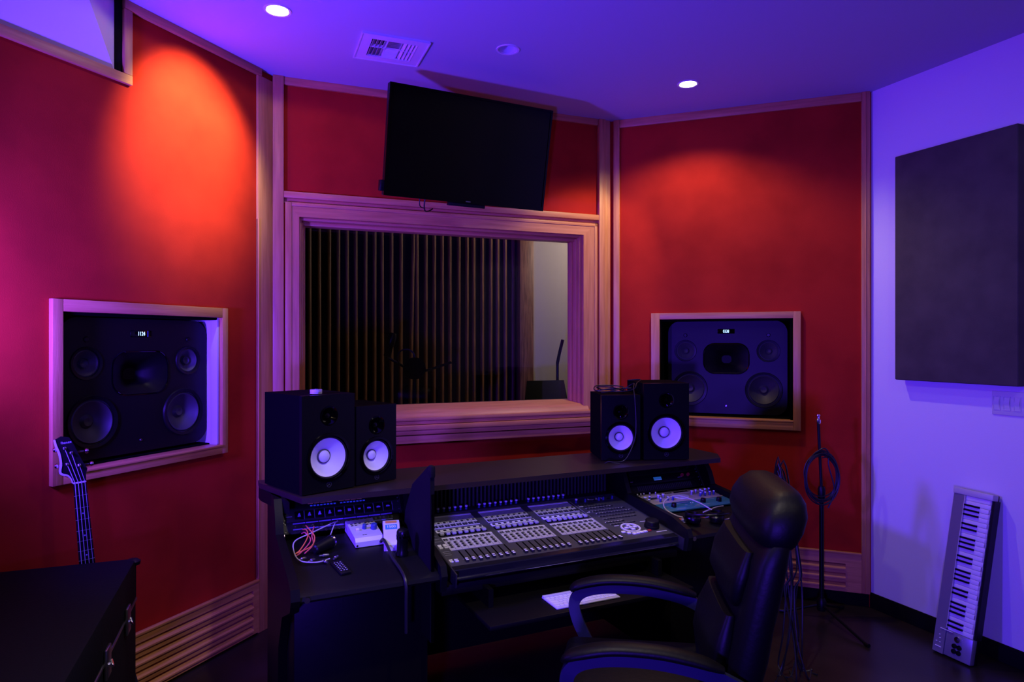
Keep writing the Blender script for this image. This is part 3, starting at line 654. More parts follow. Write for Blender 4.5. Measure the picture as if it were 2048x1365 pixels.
#@@OBJ2
# ------------------------------------------------------------------ near-field speakers on the shelf
def nearfield(x, y, rz, s, label):
    W_, H_, D_, rc = {'big': (.235, .39, .32, .0775), 'small': (.20, .332, .27, .062)}[s]
    t = thing('nearfield_speaker', label, 'loudspeaker', FD, (x, y, .945), (0, 0, R(rz)), group='near-field speakers on the desk shelf')
    zc = .138 if s == 'big' else .116; zt = H_-.085
    f = -D_/2
    MB().prism(rect(-W_/2, W_/2, .004, H_), 'y', f, f+.02, [circ(0, zc, rc+.010, 36), circ(0, zt, .030, 28)]).build('baffle', 'black_satin', t)
    MB().prism(rect(-W_/2, W_/2, .004, H_), 'y', f+.0201, f+.075, [circ(0, zc, rc+.010, 36), circ(0, zt, .030, 28)]).box(-W_/2, W_/2, f+.075, D_/2, .004, H_).build('cabinet', 'black_matte', t)
    for sx in (-1, 1):
        for sy in (-1, 1): MB().lathe([(.012, 0), (.012, .004), (0, .004)], (sx*(W_/2-.03), sy*(D_/2-.04), 0), (0, 0, 1), 10).build('foot', 'rubber', t)
    MB().ring([(rc+.008, .002), (rc+.022, .002), (rc+.020, -.005), (rc+.010, -.006)], (0, f, zc), (0, 1, 0), 40).build('woofer_ring', 'black_gloss', t)
    MB().ring([(rc, .006), (rc+.005, -.001), (rc+.010, .006), (rc+.010, .012), (rc, .012)], (0, f, zc), (0, 1, 0), 40).build('surround', 'rubber', t)
    MB().lathe([(rc*.365, .046), (rc*.42, .043), (rc*.7, .026), (rc, .006)], (0, f-.001, zc), (0, 1, 0), 44, cap=False).build('cone', 'cone_white', t)
    MB().lathe([(0, .026), (rc*.12, .0268), (rc*.22, .0295), (rc*.29, .034), (rc*.33, .040)], (0, f-.001, zc), (0, 1, 0), 28, cap=False).build('dust_cap', 'cone_white', t)
    MB().ring([(rc*.325, .037), (rc*.375, .040), (rc*.375, .047), (rc*.325, .047)], (0, f-.001, zc), (0, 1, 0), 32).build('dust_cap_seam', 'cone_grey', t)
    MB().lathe([(rc+.010, .050), (0, .052)], (0, f-.001, zc), (0, 1, 0), 28).build('basket', 'black_matte', t)
    MB().lathe([(0, .012), (.010, .013), (.013, .019), (.013, .022), (.020, .016), (.029, .002), (.034, -.003), (.040, 0), (.041, .004)], (0, f-.001, zt), (0, 1, 0), 28, cap=False).build('tweeter', 'black_gloss', t)
    e = MB().ring([(.0095, 0), (.0108, 0), (.0108, -.0012), (.0095, -.0012)], (0, f, .030 if s == 'big' else .026), (0, 1, 0), 20)
    for k in range(3):
        a = R(90+120*k); e.cyl((0, f-.0006, .030 if s == 'big' else .026), (.009*math.cos(a), f-.0006, (.030 if s == 'big' else .026)+.009*math.sin(a)), .0009, n=6)
    e.build('emblem', 'cone_grey', t)
    return t
nearfield(-1.001, -.910, 20, 'big', 'large black white-coned studio speaker, left end of shelf, tape roll on top')
nearfield(-.779, -.849, 20, 'small', 'smaller black white-coned studio speaker left of the console')
nearfield(.557, -.849, -20, 'small', 'smaller black white-coned studio speaker with cables draped over it')
nearfield(.784, -.910, -20, 'big', 'large black white-coned studio speaker at the right end of shelf')
t = thing('tape_roll', 'small shiny white tape roll on the big left speaker', 'tape', FD, (-.985, -.985, 1.335))
MB().ring([(.013, 0), (.024, 0), (.024, .017), (.013, .017)], (0, 0, 0), (0, 0, 1), 28).build('tape', 'white_plastic', t)
MB().ring([(.0115, .0), (.013, 0), (.013, .0185), (.0115, .0185)], (0, 0, 0), (0, 0, 1), 24).build('core', 'chrome', t)
# cables lying on the small right speaker
top = .945+.332
def cable(name, pts, r, m, label, cat='cable', F=FD, group=None, kind=None, sub=8):
    o = MB().tube(pts, r, 7, sub).build(name, m); place(o, F); return tag(o, label, cat, group, kind)
cable('coiled_cable', [(.47, -.86, top+.005), (.50, -.93, top+.020), (.58, -.90, top+.030), (.62, -.82, top+.018), (.55, -.76, top+.012), (.48, -.80, top+.030), (.50, -.90, top+.036), (.60, -.88, top+.012), (.63, -.80, top+.030), (.52, -.74, top+.034), (.46, -.82, top+.014), (.52, -.88, top+.026), (.60, -.94, top+.030)], .0032, 'cable', 'black cable coiled loosely on top of the small right speaker')
cable('hanging_cable', [(.60, -.84, top+.006), (.64, -.90, top+.05), (.595, -.965, top+.030), (.570, -1.012, top-.02), (.570, -1.022, top-.14), (.560, -1.025, top-.22), (.515, -1.03, top-.30), (.48, -1.02, .95), (.42, -1.0, .952)], .0030, 'cable', 'black cable hanging down the front of the small right speaker')
cable('loose_cable', [(.68, -.80, .945+.394), (.70, -.88, .945+.400), (.64, -.93, .945+.385), (.605, -.96, top+.030), (.585, -.90, top+.012), (.50, -.78, top+.004)], .003, 'cable', 'black cable running from the big right speaker down to the small one')
cable('audio_cable', [(.385, -1.02, .949), (.40, -1.035, .960), (.425, -1.045, .952), (.450, -1.055, .950)], .0022, 'cable', 'short dark cable end lying on shelf before the small right speaker')

# ------------------------------------------------------------------ board standing between left wing and console
dv = thing('divider_board', 'dark grey upright board seen edge on, left of the console', 'divider', FD, (-.656, 0, 0))
MB().prism([(-1.465, .45), (-1.465, 1.075), (-1.452, 1.09), (-1.432, 1.085), (-1.24, .985), (-1.14, .86), (-1.115, .74), (-1.115, .45)], 'x', 0, .016).build('board', 'grey_board', dv)
MB().box(.002, .014, -1.472, -1.465, .45, .99, .001).build('front_edging', 'black_gloss', dv)
MB().box(-.002, .018, -1.474, -1.44, 1.05, 1.094, .006).build('top_cap', 'grey_board', dv)

# ------------------------------------------------------------------ small things on the left wing
def wz(q): return .764-.12*(q-1.02)
ZT = R(6.8)
t = thing('audio_interface', 'small silver desktop box with blue knobs on the left wing', 'audio interface', FD, (-.815, -1.10, wz(1.10)), (ZT, 0, R(2)))
MB().prism([(-.090, .003), (-.086, .022), (-.072, .034), (.086, .046), (.090, .040), (.090, .003)], 'x', -.056, .056).build('body', 'silver_face', t)
TI = math.atan2(.012, .158)
top_ = thing('tmp', None, None); bpy.data.objects.remove(top_)
def on_top(mb, n, m, x, y): o = mb.build(n, m, t); o.location = (x, y, .034+(y+.072)*.0759); o.rotation_euler = (TI, 0, 0); return o
kb = MB().lathe([(.0085, 0), (.0080, .018), (.006, .020), (0, .020)], n=18)
on_top(kb, 'knob', 'knob_blue', .0, .0); on_top(MB().lathe([(.0125, 0), (.0120, .020), (.010, .022), (0, .022)], n=18), 'knob', 'knob_blue', .036, -.010)
on_top(MB().box(-.007, .007, -.006, .006, 0, .008, .002), 'knob', 'knob_cap', -.030, -.008)
for x, y in ((-.040, .05), (-.024, .05), (-.006, .05), (.018, .05), (.032, .05), (.045, .05), (-.040, .036), (-.024, .036), (.022, .034), (.036, .034)): on_top(MB().box(-.005, .004, -.0022, .0022, 0, .0012), 'label_mark', 'black_matte', x, y)
text('maker_print', 'duet', .010, 'black_matte', t, (-.012, -.052, .0362), (TI, 0, 0), .0002)
MB().lathe([(.004, 0), (.004, .002), (0, .002)], (-.05, -.09, .010), (0, -1, 0), 8).build('foot', 'rubber', t)
t = thing('lcd_device', 'small white arched device with blue display and orange label', 'electronic device', FD, (-.725, -1.175, wz(1.175)), (ZT, 0, R(-12)))
sec = [(.085, .0), (.075, .050), (.050, .072), (.020, .074), (-.055, .040), (-.075, .022), (-.080, .0), (-.070, .0), (-.062, .014), (-.048, .030), (.020, .060), (.046, .060), (.064, .046), (.070, .0)]
MB().prism(sec, 'x', -.030, .034).build('body', 'white_plastic', t)
MB().prism([(.066, .0), (.060, .044), (.044, .056), (.020, .058), (-.040, .030), (-.056, .014), (-.060, 0)], 'x', -.024, .028).build('core', 'black_plastic', t)
TL = math.atan2(.034, .075)
MB().box(-.021, .023, -.010, .010, 0, .0015).build('orange_label', 'orange_label', t).location = (0, .028, .0738)
o = MB().box(-.022, .024, -.012, .012, 0, .0015).build('display', 'lcd_blue', t); o.location = (.0, -.001, .0650); o.rotation_euler = (TL, 0, 0)
text('display_digits', '1500', .018, 'print_white', o, (.001, 0, .0018), (0, 0, 0), .0002)
t = thing('black_gadget', 'black round-topped gadget with glossy lens beside the white device', 'gadget', FD, (-.715, -1.30, wz(1.30)), (ZT, 0, 0))
MB().lathe([(.024, 0), (.025, .01), (.021, .018), (.021, .060), (.0235, .064), (.0235, .092), (.020, .100), (.012, .104), (0, .105)], n=26).build('body', 'black_satin', t)
MB().ring([(.0238, .074), (.0245, .074), (.0245, .080), (.0238, .080)], (0, 0, 0), (0, 0, 1), 24).build('ring', 'black_gloss', t)
MB().lathe([(.008, 0), (.006, .004), (0, .006)], (0, -.021, .085), (0, -1, .3), 14).build('lens', 'black_gloss', t)
t = thing('glossy_puck', 'small glossy dark pot with bright highlights near the divider board', 'gadget', FD, (-.688, -1.205, wz(1.205)), (ZT, 0, 0))
MB().lathe([(.020, 0), (.023, .012), (.018, .030), (.008, .040), (0, .042)], n=24).build('body', 'black_gloss', t)
MB().ring([(.021, .012), (.024, .012), (.023, .016), (.021, .016)], (0, 0, 0), (0, 0, 1), 24).build('rim', 'chrome', t)
t = thing('microphone', 'short black microphone with silver band lying on left wing', 'microphone', FD, (-.985, -1.175, wz(1.175)+.024), (ZT, 0, R(35)))
MB().lathe([(.012, -.05), (.017, -.045), (.021, .0), (.023, .03), (.0235, .042)], (0, 0, 0), (1, 0, .12), 22).build('body', 'black_plastic', t)
MB().ring([(.0236, .034), (.0246, .034), (.0246, .042), (.0236, .042)], (0, 0, 0), (1, 0, .12), 24).build('band', 'chrome', t)
t = thing('remote_control', 'small black remote control with pale buttons on left wing', 'remote control', FD, (-.955, -1.345, wz(1.345)), (ZT, 0, R(10)))
MB().box(-.020, .020, -.055, .055, 0, .010, .003).build('case', 'black_plastic', t)
for i in range(3):
    for j in range(6): MB().box(-.013+.0105*i, -.008+.0105*i, -.035+.0135*j, -.031+.0135*j, .0098, .0115, .0005).build('button', 'print_pale', t)
for k, (m, pts) in enumerate((('orange_cable', [(-1.045, -1.035, .800), (-1.035, -1.075, .806), (-1.04, -1.13, .792), (-1.075, -1.185, .764), (-1.10, -1.205, .756)]),
        ('pink_cable', [(-1.050, -1.05, .788), (-1.042, -1.09, .800), (-1.030, -1.14, .782), (-1.07, -1.19, .758), (-1.095, -1.215, .752)]),
        ('orange_cable', [(-1.03, -1.02, .810), (-1.028, -1.07, .812), (-1.012, -1.12, .790), (-1.03, -1.16, .766), (-1.09, -1.20, .758)]),
        ('pink_cable', [(-1.00, -1.03, .798), (-1.005, -1.06, .812), (-1.02, -1.11, .792), (-1.022, -1.15, .768), (-1.06, -1.20, .754)]))):
    o = cable('patch_cable', pts, .0024, m, None, 'patch cable'); o['group'] = 'patch cables plugged into the left patch bay'
    o['label'] = ['leftmost thin orange patch cable hanging from the patch bay', 'thin pink patch cable beside the leftmost orange one', 'second thin orange patch cable from the left, patch bay', 'rightmost thin pink patch cable at the patch bay'][k]
cable('looped_cable', [(-.905, -1.02, .812), (-.935, -1.055, .816), (-1.02, -1.10, .800), (-1.085, -1.13, .785), (-1.098, -1.19, .765), (-1.085, -1.26, .748), (-1.03, -1.285, .742), (-.98, -1.27, .744)], .0024, 'grey_cable', 'pale grey cable making a wide loop over the left wing')
cable('short_cable', [(-.905, -1.02, .815), (-.925, -1.06, .812), (-.955, -1.13, .785)], .0022, 'grey_cable', 'short pale cable from patch bay down to the black microphone')
cable('interface_cable', [(-.770, -1.195, .760), (-.768, -1.22, .775), (-.765, -1.26, .768), (-.762, -1.34, .738), (-.760, -1.45, .724), (-.760, -1.508, .70), (-.760, -1.512, .62), (-.758, -1.505, .52)], .006, 'cable', 'thick black cable from the silver box over wing edge')
random.seed(3)
for k in range(5):
    x, y = -1.06+.028*k, -1.23-.02*(k % 3)
    o = MB().lathe([(.004, 0), (.006, .006), (.006, .022), (.0035, .024), (.0035, .036)], (0, 0, .007), (random.uniform(-1, 1), random.uniform(-1, .2), .02), 10).build('loose_plug', 'dull_metal')
    place(tag(o, 'one of the small metal plugs lying loose on the left wing', 'plug', 'loose plugs on the left wing'), FD, (x, y, wz(-y)))

# ------------------------------------------------------------------ right wing
t = thing('headphones', 'black headphones with pale cable lying on the right wing', 'headphones', FD, (.675, -1.405, wz(1.405)+.001), (ZT, 0, R(165)))
for sx, tl in ((-1, .25), (1, -.2)):
    MB().lathe([(.020, 0), (.036, .003), (.040, .012), (.040, .024), (.034, .032), (.018, .036), (0, .037)], (sx*.062, 0, .004), (tl*.4, .1, 1), 26, sx=.85).build('ear_cup', 'black_satin', t)
    MB().ring([(.024, .034), (.036, .034), (.034, .046), (.026, .046)], (sx*.062, 0, .004), (tl*.4, .1, 1), 26).build('ear_pad', 'leather', t)
MB().sweep([(-.095, .0, .030), (-.090, .055, .045), (-.050, .110, .050), (0, .130, .050), (.050, .110, .050), (.090, .055, .045), (.095, 0, .030)], [(-.010, -.002), (.010, -.002), (.010, .003), (-.010, .003)], up=(0, -.5, 1), sub=8).build('headband', 'black_satin', t)
MB().tube([(-.062, -.036, .02), (-.03, -.06, .012), (0, -.06, .010)], .003).build('hinge_wire', 'chrome', t)
cable('headphone_cable', [(.635, -1.40, .735), (.575, -1.34, .745), (.560, -1.27, .762), (.600, -1.21, .782), (.680, -1.20, .800), (.755, -1.26, .775), (.79, -1.33, .745)], .0030, 'grey_cable', 'pale headphone cable looping across the teal rack unit')
cable('lead', [(.74, -1.32, .740), (.83, -1.30, .748), (.90, -1.28, .744)], .0030, 'grey_cable', 'straight pale lead beyond the headphones, upper of two')
cable('lead', [(.73, -1.44, .732), (.80, -1.43, .730), (.87, -1.41, .730)], .0030, 'grey_cable', 'straight pale lead in front of headphones, lower of two')
t = thing('printed_card', 'small printed card with red corner on the right wing', 'card', FD, (.570, -1.345, wz(1.345)+.0006), (ZT, 0, R(-22)))
MB().box(-.040, .040, -.024, .024, 0, .0012, .0004).build('card', 'print_blue', t); MB().box(-.012, .022, .006, .023, .0012, .0016).build('red_patch', 'card_red', t); MB().box(-.006, .030, -.018, .0, .0012, .0016).build('blue_patch', 'card_blue', t); MB().box(-.036, -.012, -.006, -.002, .0012, .0016).build('print', 'print_white', t)

# ------------------------------------------------------------------ computer keyboard on the tray
t = thing('computer_keyboard', 'slim silver computer keyboard with white keys on the tray', 'keyboard', FD, (-.078, -1.565, .5525), (0, 0, R(-.5)))
MB().box(-.140, .140, -.062, .062, 0, .006, .0025).build('base', 'silver_face', t)
MB().box(-.139, .139, .046, .062, .002, .012, .003).build('rear_bar', 'silver_face', t)
kk = None
for r_ in range(5):
    y = .036-.0195*r_; x = -.135
    ws = ([1]*13+[1.5], [1.5]+[1]*13, [1.8]+[1]*11+[1.8], [2.3]+[1]*10+[2.3], [1, 1, 1, 1.25, 5.2, 1.25, 1, 1, 1, 1])[r_]
    u = .270/sum(ws)
    for w_ in ws: MB().box(x+.0011, x+w_*u-.0011, y-.0083, y+.0083, .0058, .0082, .0005, seg=1).build('key', 'key_white', t); x += w_*u

# ------------------------------------------------------------------ office chair, facing the desk's left
ch = thing('office_chair', 'high-backed black leather office chair in front of the desk', 'chair', I4, (.49, 2.135, 0), (0, 0, R(172.5)))
def loft(secs, n=28, p=.55):
    vs = []; fs = []
    for cx, cz, ht, hw, tl in secs:
        for k in range(n):
            a = 2*math.pi*k/n; c, s_ = math.cos(a), math.sin(a)
            u = ht*math.copysign(abs(c)**p, c); v_ = hw*math.copysign(abs(s_)**p, s_)
            vs.append((cx+u*math.cos(tl), v_, cz-u*math.sin(tl)*-1))
    m = len(secs)
    for i in range(m-1):
        for k in range(n): k2 = (k+1) % n; fs.append((i*n+k, i*n+k2, (i+1)*n+k2, (i+1)*n+k))
    fs.append(tuple(range(n-1, -1, -1))); fs.append(tuple((m-1)*n+k for k in range(n)))
    return MB().add(vs, fs)
loft([(-.185, .44, .030, .17, 0), (-.195, .46, .050, .20, 0), (-.200, .55, .058, .225, 0), (-.215, .64, .064, .238, 0), (-.232, .73, .058, .245, 0), (-.250, .82, .060, .25, 0), (-.272, .92, .056, .25, 0), (-.290, .975, .046, .245, 0), (-.295, .99, .03, .235, 0)]).build('backrest', 'leather', ch, 60)
loft([(-.290, .955, .040, .225, 0), (-.292, .975, .062, .243, 0), (-.298, 1.01, .076, .250, 0), (-.308, 1.05, .078, .246, 0), (-.318, 1.085, .066, .228, 0), (-.326, 1.108, .045, .200, 0), (-.330, 1.116, .022, .16, 0)]).build('headrest', 'leather', ch, 60)
loft([(-.140, .50, .015, .12, 0), (-.135, .52, .028, .165, 0), (-.135, .60, .036, .19, 0), (-.150, .68, .034, .19, 0), (-.170, .75, .020, .17, 0)]).build('lumbar_pad', 'leather', ch, 60)
loft([(-.185, .78, .016, .17, 0), (-.182, .81, .026, .195, 0), (-.200, .88, .028, .20, 0), (-.222, .94, .018, .18, 0)]).build('upper_pad', 'leather', ch, 60)
MB().box(-.22, .335, -.245, .245, .385, .475, .040, seg=4).build('seat', 'leather', ch, 60)
MB().box(-.16, .325, -.215, .215, .44, .508, .032, seg=4).build('seat_cushion', 'leather', ch, 60)
for sy in (-1, 1):
    y = .275*sy
    sec = [(.034*math.cos(2*math.pi*k/12), .017*math.sin(2*math.pi*k/12)) for k in range(12)]
    MB().sweep([(.315, y*.98, .640), (.28, y, .662), (.18, y, .683), (.05, y, .682), (-.06, y, .664), (-.13, y, .642)], sec, sub=6, scales=[.35, .85, 1, 1, 1, 1, .9, .5]).build('arm_pad', 'leather', ch, 60)
    MB().sweep([(-.215, y*.93, .560), (-.17, y*.97, .592), (-.08, y, .632), (.05, y, .655), (.18, y, .656), (.265, y, .638), (.300, y, .600), (.292, y*.98, .545), (.262, y*.95, .480), (.225, y*.90, .420), (.17, y*.75, .378), (.10, y*.40, .372)], [(-.020, -.010), (.020, -.010), (.020, .010), (-.020, .010)], up=(0, 0, 1) if False else (0, 1, 0), sub=6).build('arm_frame', 'arm_plastic', ch, 50)
MB().box(-.20, .20, -.12, .12, .345, .385, .01).build('seat_plate', 'black_plastic', ch)
MB().cyl((0, 0, .10), (0, 0, .35), .028, .028, 18).build('gas_column', 'black_satin', ch)
MB().tube([(.05, -.10, .355), (.06, -.20, .35), (.06, -.26, .345)], .006).build('tilt_lever', 'black_plastic', ch)
for k in range(5):
    a = R(72*k+20); d = Vector((math.cos(a), math.sin(a), 0))
    l = MB().sweep([d*.02+Vector((0, 0, .115)), d*.15+Vector((0, 0, .105)), d*.30+Vector((0, 0, .075))], [(-.022, -.014), (.022, -.014), (.018, .014), (-.018, .014)], scales=[1.1, 1, .7]).build('base_leg', 'arm_plastic', ch, 50)
    c = d*.30
    MB().cyl(c+Vector((-.02*d.y, .02*d.x, .028)), c+Vector((-.008*d.y, .008*d.x, .028)), .028, n=18).cyl(c+Vector((.02*d.y, -.02*d.x, .028)), c+Vector((.008*d.y, -.008*d.x, .028)), .028, n=18).cyl(c+Vector((0, 0, .028)), c+Vector((0, 0, .078)), .008).build('caster', 'rubber', l)

# ------------------------------------------------------------------ road case, left foreground
rc = thing('equipment_case', 'low black equipment case with metal latches, left foreground', 'case', I4, (-1.385, 2.467, 0), (0, 0, R(20.5)))
MB().box(-.5, 0, -1.05, 0, .05, .60, .006).build('case_body', 'black_tolex', rc)
MB().box(-.502, .002, -1.052, .002, .604, .75, .008).build('lid', 'black_tolex', rc)
MB().box(-.503, .004, -1.053, .004, .596, .606, .002).build('lid_rail', 'dull_metal', rc).scale = (1, 1, 1)
for x in (-.49, -.01):
    for y in (-1.04, -.01): MB().lathe([(.0, 0), (.024, 0), (.026, .012), (.016, .020), (0, .022)], (x+.002*(1 if x > -.2 else -1), y, .731), (0, 0, 1), 16).build('corner_cap', 'black_plastic', rc); MB().cyl((x*.96-.01, y*.97-.01, 0), (x*.96-.01, y*.97-.01, .05), .022).build('foot', 'rubber', rc)
for y in (-.20, -.52, -.84):
    MB().box(.003, .012, y-.030, y+.030, .555, .645, .003).build('latch_plate', 'dull_metal', rc)
    MB().tube([(.014, y-.014, .60), (.020, y, .585), (.014, y+.014, .60)], .004).build('latch_pull', 'chrome', rc)
MB().tube([(.004, -.44, .42), (.030, -.45, .42), (.034, -.52, .42), (.030, -.59, .42), (.004, -.60, .42)], .009).build('handle', 'rubber', rc)
#@@OBJ3
# ------------------------------------------------------------------ bass guitar behind the case
bs = thing('bass_guitar', 'dark four-string bass guitar standing by the left red wall', 'bass guitar', I4, (-1.593, 2.47, 1.030), (R(-2), R(-4.3), R(36)))
hs = [(-.0215, 0), (-.024, .016), (-.034, .031), (-.055, .044), (-.051, .078), (-.0535, .115), (-.0610, .144), (-.064, .166), (-.045, .176), (-.020, .168), (-.008, .14), (.0, .115), (.012, .08), (.027, .045), (.021, .026), (.0195, 0)]
MB().prism(hs, 'y', -.004, .010).build('headstock', 'fret_wood', bs)
eL = [(p[0]-.0015, -.001, p[1]) for p in hs[:8]]
MB().sweep(eL, [(-.0035, -.0075), (.0035, -.0075), (.0035, .0075), (-.0035, .0075)], up=(0, 1, 0), sub=4, scales=[.5, .5, .8, 1, 1, 1, 1, .8]).build('headstock_edge', 'bass_binding', bs)
text('maker_print', 'Ibanez', .013, 'print_pale', bs, (-.031, -.0045, .152), (R(90), 0, 0), .0002)
vs = []
nk = MB().add([(-.0215, -.004, 0), (.0195, -.004, 0), (.028, -.004, -.55), (-.030, -.004, -.55), (-.017, .014, 0), (.015, .014, 0), (.022, .018, -.55), (-.024, .018, -.55)], [(0, 1, 2, 3), (7, 6, 5, 4), (0, 4, 5, 1), (1, 5, 6, 2), (2, 6, 7, 3), (3, 7, 4, 0)]).build('neck', 'fret_wood', bs)
MB().box(-.021, .019, -.0075, -.004, -.003, .002).build('nut', 'white_plastic', bs)
for n_ in range(1, 21):
    z = -.864*(1-2**(-n_/12)); h = .0210+.0085*(-z/.55); MB().cyl((-h-.0008, -.0045, z), (h-.001, -.0045, z), .0009, n=6).build('fret', 'dull_metal', bs)
    if n_ in (3, 5, 7, 9, 15): zz = -.864*(1-(2**(-n_/12)+2**(-(n_-1)/12))/2); MB().lathe([(.0028, 0), (0, .0004)], (0, -.0042, zz), (0, -1, 0), 10).build('fret_marker', 'print_blue', nk)
pst = [(-.037, .131), (-.018, .112), (-.034, .072), (.003, .062)]
for k in range(4):
    x = -.0155+.0102*k; px_, pz = pst[(2, 0, 1, 3)[k]]
    MB().tube([(px_, -.012, pz), (x, -.0085, .001), (x*1.45, -.0105, -.864)], .0008+.0002*(3-k), 6, 0).build('string', 'grey_cable', bs)
for px_, pz in pst:
    sg = -1 if px_ < -.03 else 1; ex = -.066 if sg < 0 else (.030 if pz > .1 else .042)
    q = MB().lathe([(.0065, 0), (.0060, .006), (.0035, .008), (.0035, .014), (.005, .015), (0, .016)], (px_, -.004, pz), (0, -1, 0), 14).build('tuner_post', 'chrome', bs)
    MB().cyl((px_, .012, pz), (ex+sg*-.008, .010, pz-.002), .0035, n=8).box(min(px_, px_+.012)-.003, max(px_, px_+.012)+.0, .0, .014, pz-.006, pz+.006, .002).build('tuner_shaft', 'chrome', q)
    MB().lathe([(.0, 0), (.007, .001), (.0095, .006), (.0070, .012), (0, .013)], (ex-sg*.006, .010, pz-.002), (sg, 0, -.05), 14, sx=1.2).build('tuner_key', 'chrome', q)
bo = [(-.03, -.52), (-.06, -.47), (-.105, -.38), (-.135, -.37), (-.14, -.42), (-.115, -.50), (-.105, -.58), (-.125, -.66), (-.160, -.76), (-.165, -.86), (-.12, -.925), (-.02, -.945), (.07, -.93), (.118, -.87), (.126, -.79), (.110, -.69), (.115, -.61), (.12, -.54), (.135, -.49), (.12, -.455), (.085, -.47), (.05, -.52), (.028, -.54)]
MB().prism(bo, 'y', .0, .040).build('body', 'bass_body', bs)
MB().box(-.035, .035, -.006, 0, -.72, -.69, .003).box(-.035, .035, -.006, 0, -.81, -.78, .003).build('pickup', 'black_plastic', bs); MB().box(-.04, .04, -.010, 0, -.89, -.85, .002).build('bridge', 'chrome', bs)
for k in range(3): MB().lathe([(.010, 0), (.009, .014), (0, .015)], (.09+.015*k, 0, -.74-.05*k), (0, -1, 0), 14).build('knob', 'black_plastic', bs)
gs = thing('guitar_stand', 'low black stand holding the bass guitar behind the case', 'instrument stand', I4, (-1.555, 2.50, 0), (0, 0, R(36)))
MB().tube([(-.17, -.06, .006), (-.12, .02, .08), (-.06, .05, .16), (0, .06, .30)], .007, sub=5).build('leg', 'black_plastic', gs); MB().tube([(.13, -.06, .006), (.10, .02, .08), (.06, .05, .16), (0, .06, .30)], .007, sub=5).build('leg', 'black_plastic', gs)
MB().tube([(-.10, .03, .075), (-.10, -.05, .070), (-.10, -.055, .09)], .008).build('cradle_arm', 'rubber', gs); MB().tube([(.10, .03, .075), (.10, -.05, .070), (.10, -.055, .09)], .008).build('cradle_arm', 'rubber', gs)

# ------------------------------------------------------------------ microphone stand with coiled cable
ms = thing('microphone_stand', 'black tripod microphone stand before the right red wall', 'microphone stand', I4, (1.735, 3.755, 0))
MB().cyl((0, 0, .05), (0, 0, .72), .0125, n=14).build('lower_tube', 'black_plastic', ms); MB().cyl((0, 0, .70), (-.018, 0, 1.085), .008, n=12).build('upper_tube', 'black_plastic', ms)
MB().lathe([(.016, 0), (.020, .01), (.020, .06), (.015, .075)], (0, 0, .66), (0, 0, 1), 16).build('clutch', 'black_plastic', ms)
MB().lathe([(.009, 0), (.013, .008), (.013, .022), (.007, .030), (.007, .042), (.010, .046), (.009, .054), (0, .056)], (-.018, 0, 1.085), (0, 0, 1), 16).build('thread_tip', 'chrome', ms)
MB().lathe([(.022, 0), (.026, .01), (.026, .05), (.016, .07)], (0, 0, .04), (0, 0, 1), 16).build('hub', 'black_plastic', ms)
for a in (-80, 35, 160):
    d = Vector((math.cos(R(a)), math.sin(R(a)), 0)); L_ = .36 if a == -80 else .20
    MB().tube([Vector((0, 0, .075)), d*L_*.6+Vector((0, 0, .035)), d*L_+Vector((0, 0, .010))], .008).lathe([(.010, 0), (.010, .03), (0, .03)], d*(L_-.01)+Vector((0, 0, .010)), d, 10).build('leg', 'black_plastic', ms)
pts = []
random.seed(5)
for k in range(10*12+1):
    a = 2*math.pi*k/12+math.pi/2; j = k//12
    rx = .094-.004*(j % 3)+.004*math.sin(k*.9); rz = .124+.005*((j*2) % 5)-.002*math.sin(k*1.3)
    pts.append((-.012+rx*math.cos(a)+.003*math.sin(j*2.), -.022-.0045*(j % 4), .805+rz*math.sin(a)-.003*j))
cc = MB().tube(pts, .0036, 6, 3).build('coiled_cable', 'cable'); place(tag(cc, 'black cable coiled and hung on the microphone stand', 'cable'), I4, (1.735, 3.755, 0))
cable('strap_cable', [(1.69, 3.725, .93), (1.73, 3.715, .955), (1.765, 3.73, .92), (1.76, 3.725, .86), (1.79, 3.72, .72), (1.76, 3.73, .62)], .004, 'cable', 'loose end of the coil hanging beside the microphone stand', F=I4)
# cables spilling from the right end of the desk
pts0 = W3(FD, 1.045, -1.42, .60)
for k in range(9):
    e = Vector((1.30+.035*math.sin(k*2.1), 3.10+.045*math.cos(k*1.7), 0)); zt = .66-.012*k
    p = [pts0+Vector((0, 0, -.01*k)), (pts0+e)/2+Vector((0, 0, zt-.30+.34)), e+Vector((-.02+.006*k, 0, zt-.08)), e+Vector((.015*math.sin(k), .01, .40)), e+Vector((.02*math.cos(k*1.3), -.01, .18)), e+Vector((.05*math.cos(k), .05*math.sin(k), .012)), e+Vector((.11*math.cos(k), .10*math.sin(k*1.4), .006))]
    o = MB().tube(p, .0038, 6, 6).build('spilling_cable', 'cable'); tag(o, 'one of the black cables hanging off the desk right end behind chair', 'cable', 'cables hanging off the right end of the desk')

# ------------------------------------------------------------------ leaning keyboard instrument
mk = thing('keyboard_instrument', 'silver forty-nine-key keyboard leaning upright against the white wall', 'musical keyboard', FW, (.512, -.155, .0), (R(-10.7), R(1.0), 0))
MB().box(0, .186, -.020, 0, 0, .815, .005).build('bottom_shell', 'black_plastic', mk)
MB().prism([(0, -.020), (0, -.052), (.004, -.056), (.050, -.056), (.056, -.050), (.056, -.020)], 'z', 0, .815) if False else None
MB().add([(0, -.052, 0), (.056, -.058, 0), (.056, -.020, 0), (0, -.020, 0), (0, -.052, .815), (.056, -.058, .815), (.056, -.020, .815), (0, -.020, .815)], [(0, 3, 2, 1), (4, 5, 6, 7), (0, 1, 5, 4), (1, 2, 6, 5), (2, 3, 7, 6), (3, 0, 4, 7)]).build('control_strip', 'silver', mk)
MB().box(.0565, .0600, -.0595, -.02, .130, .785, .001).build('strip_edge', 'silver_face', mk)
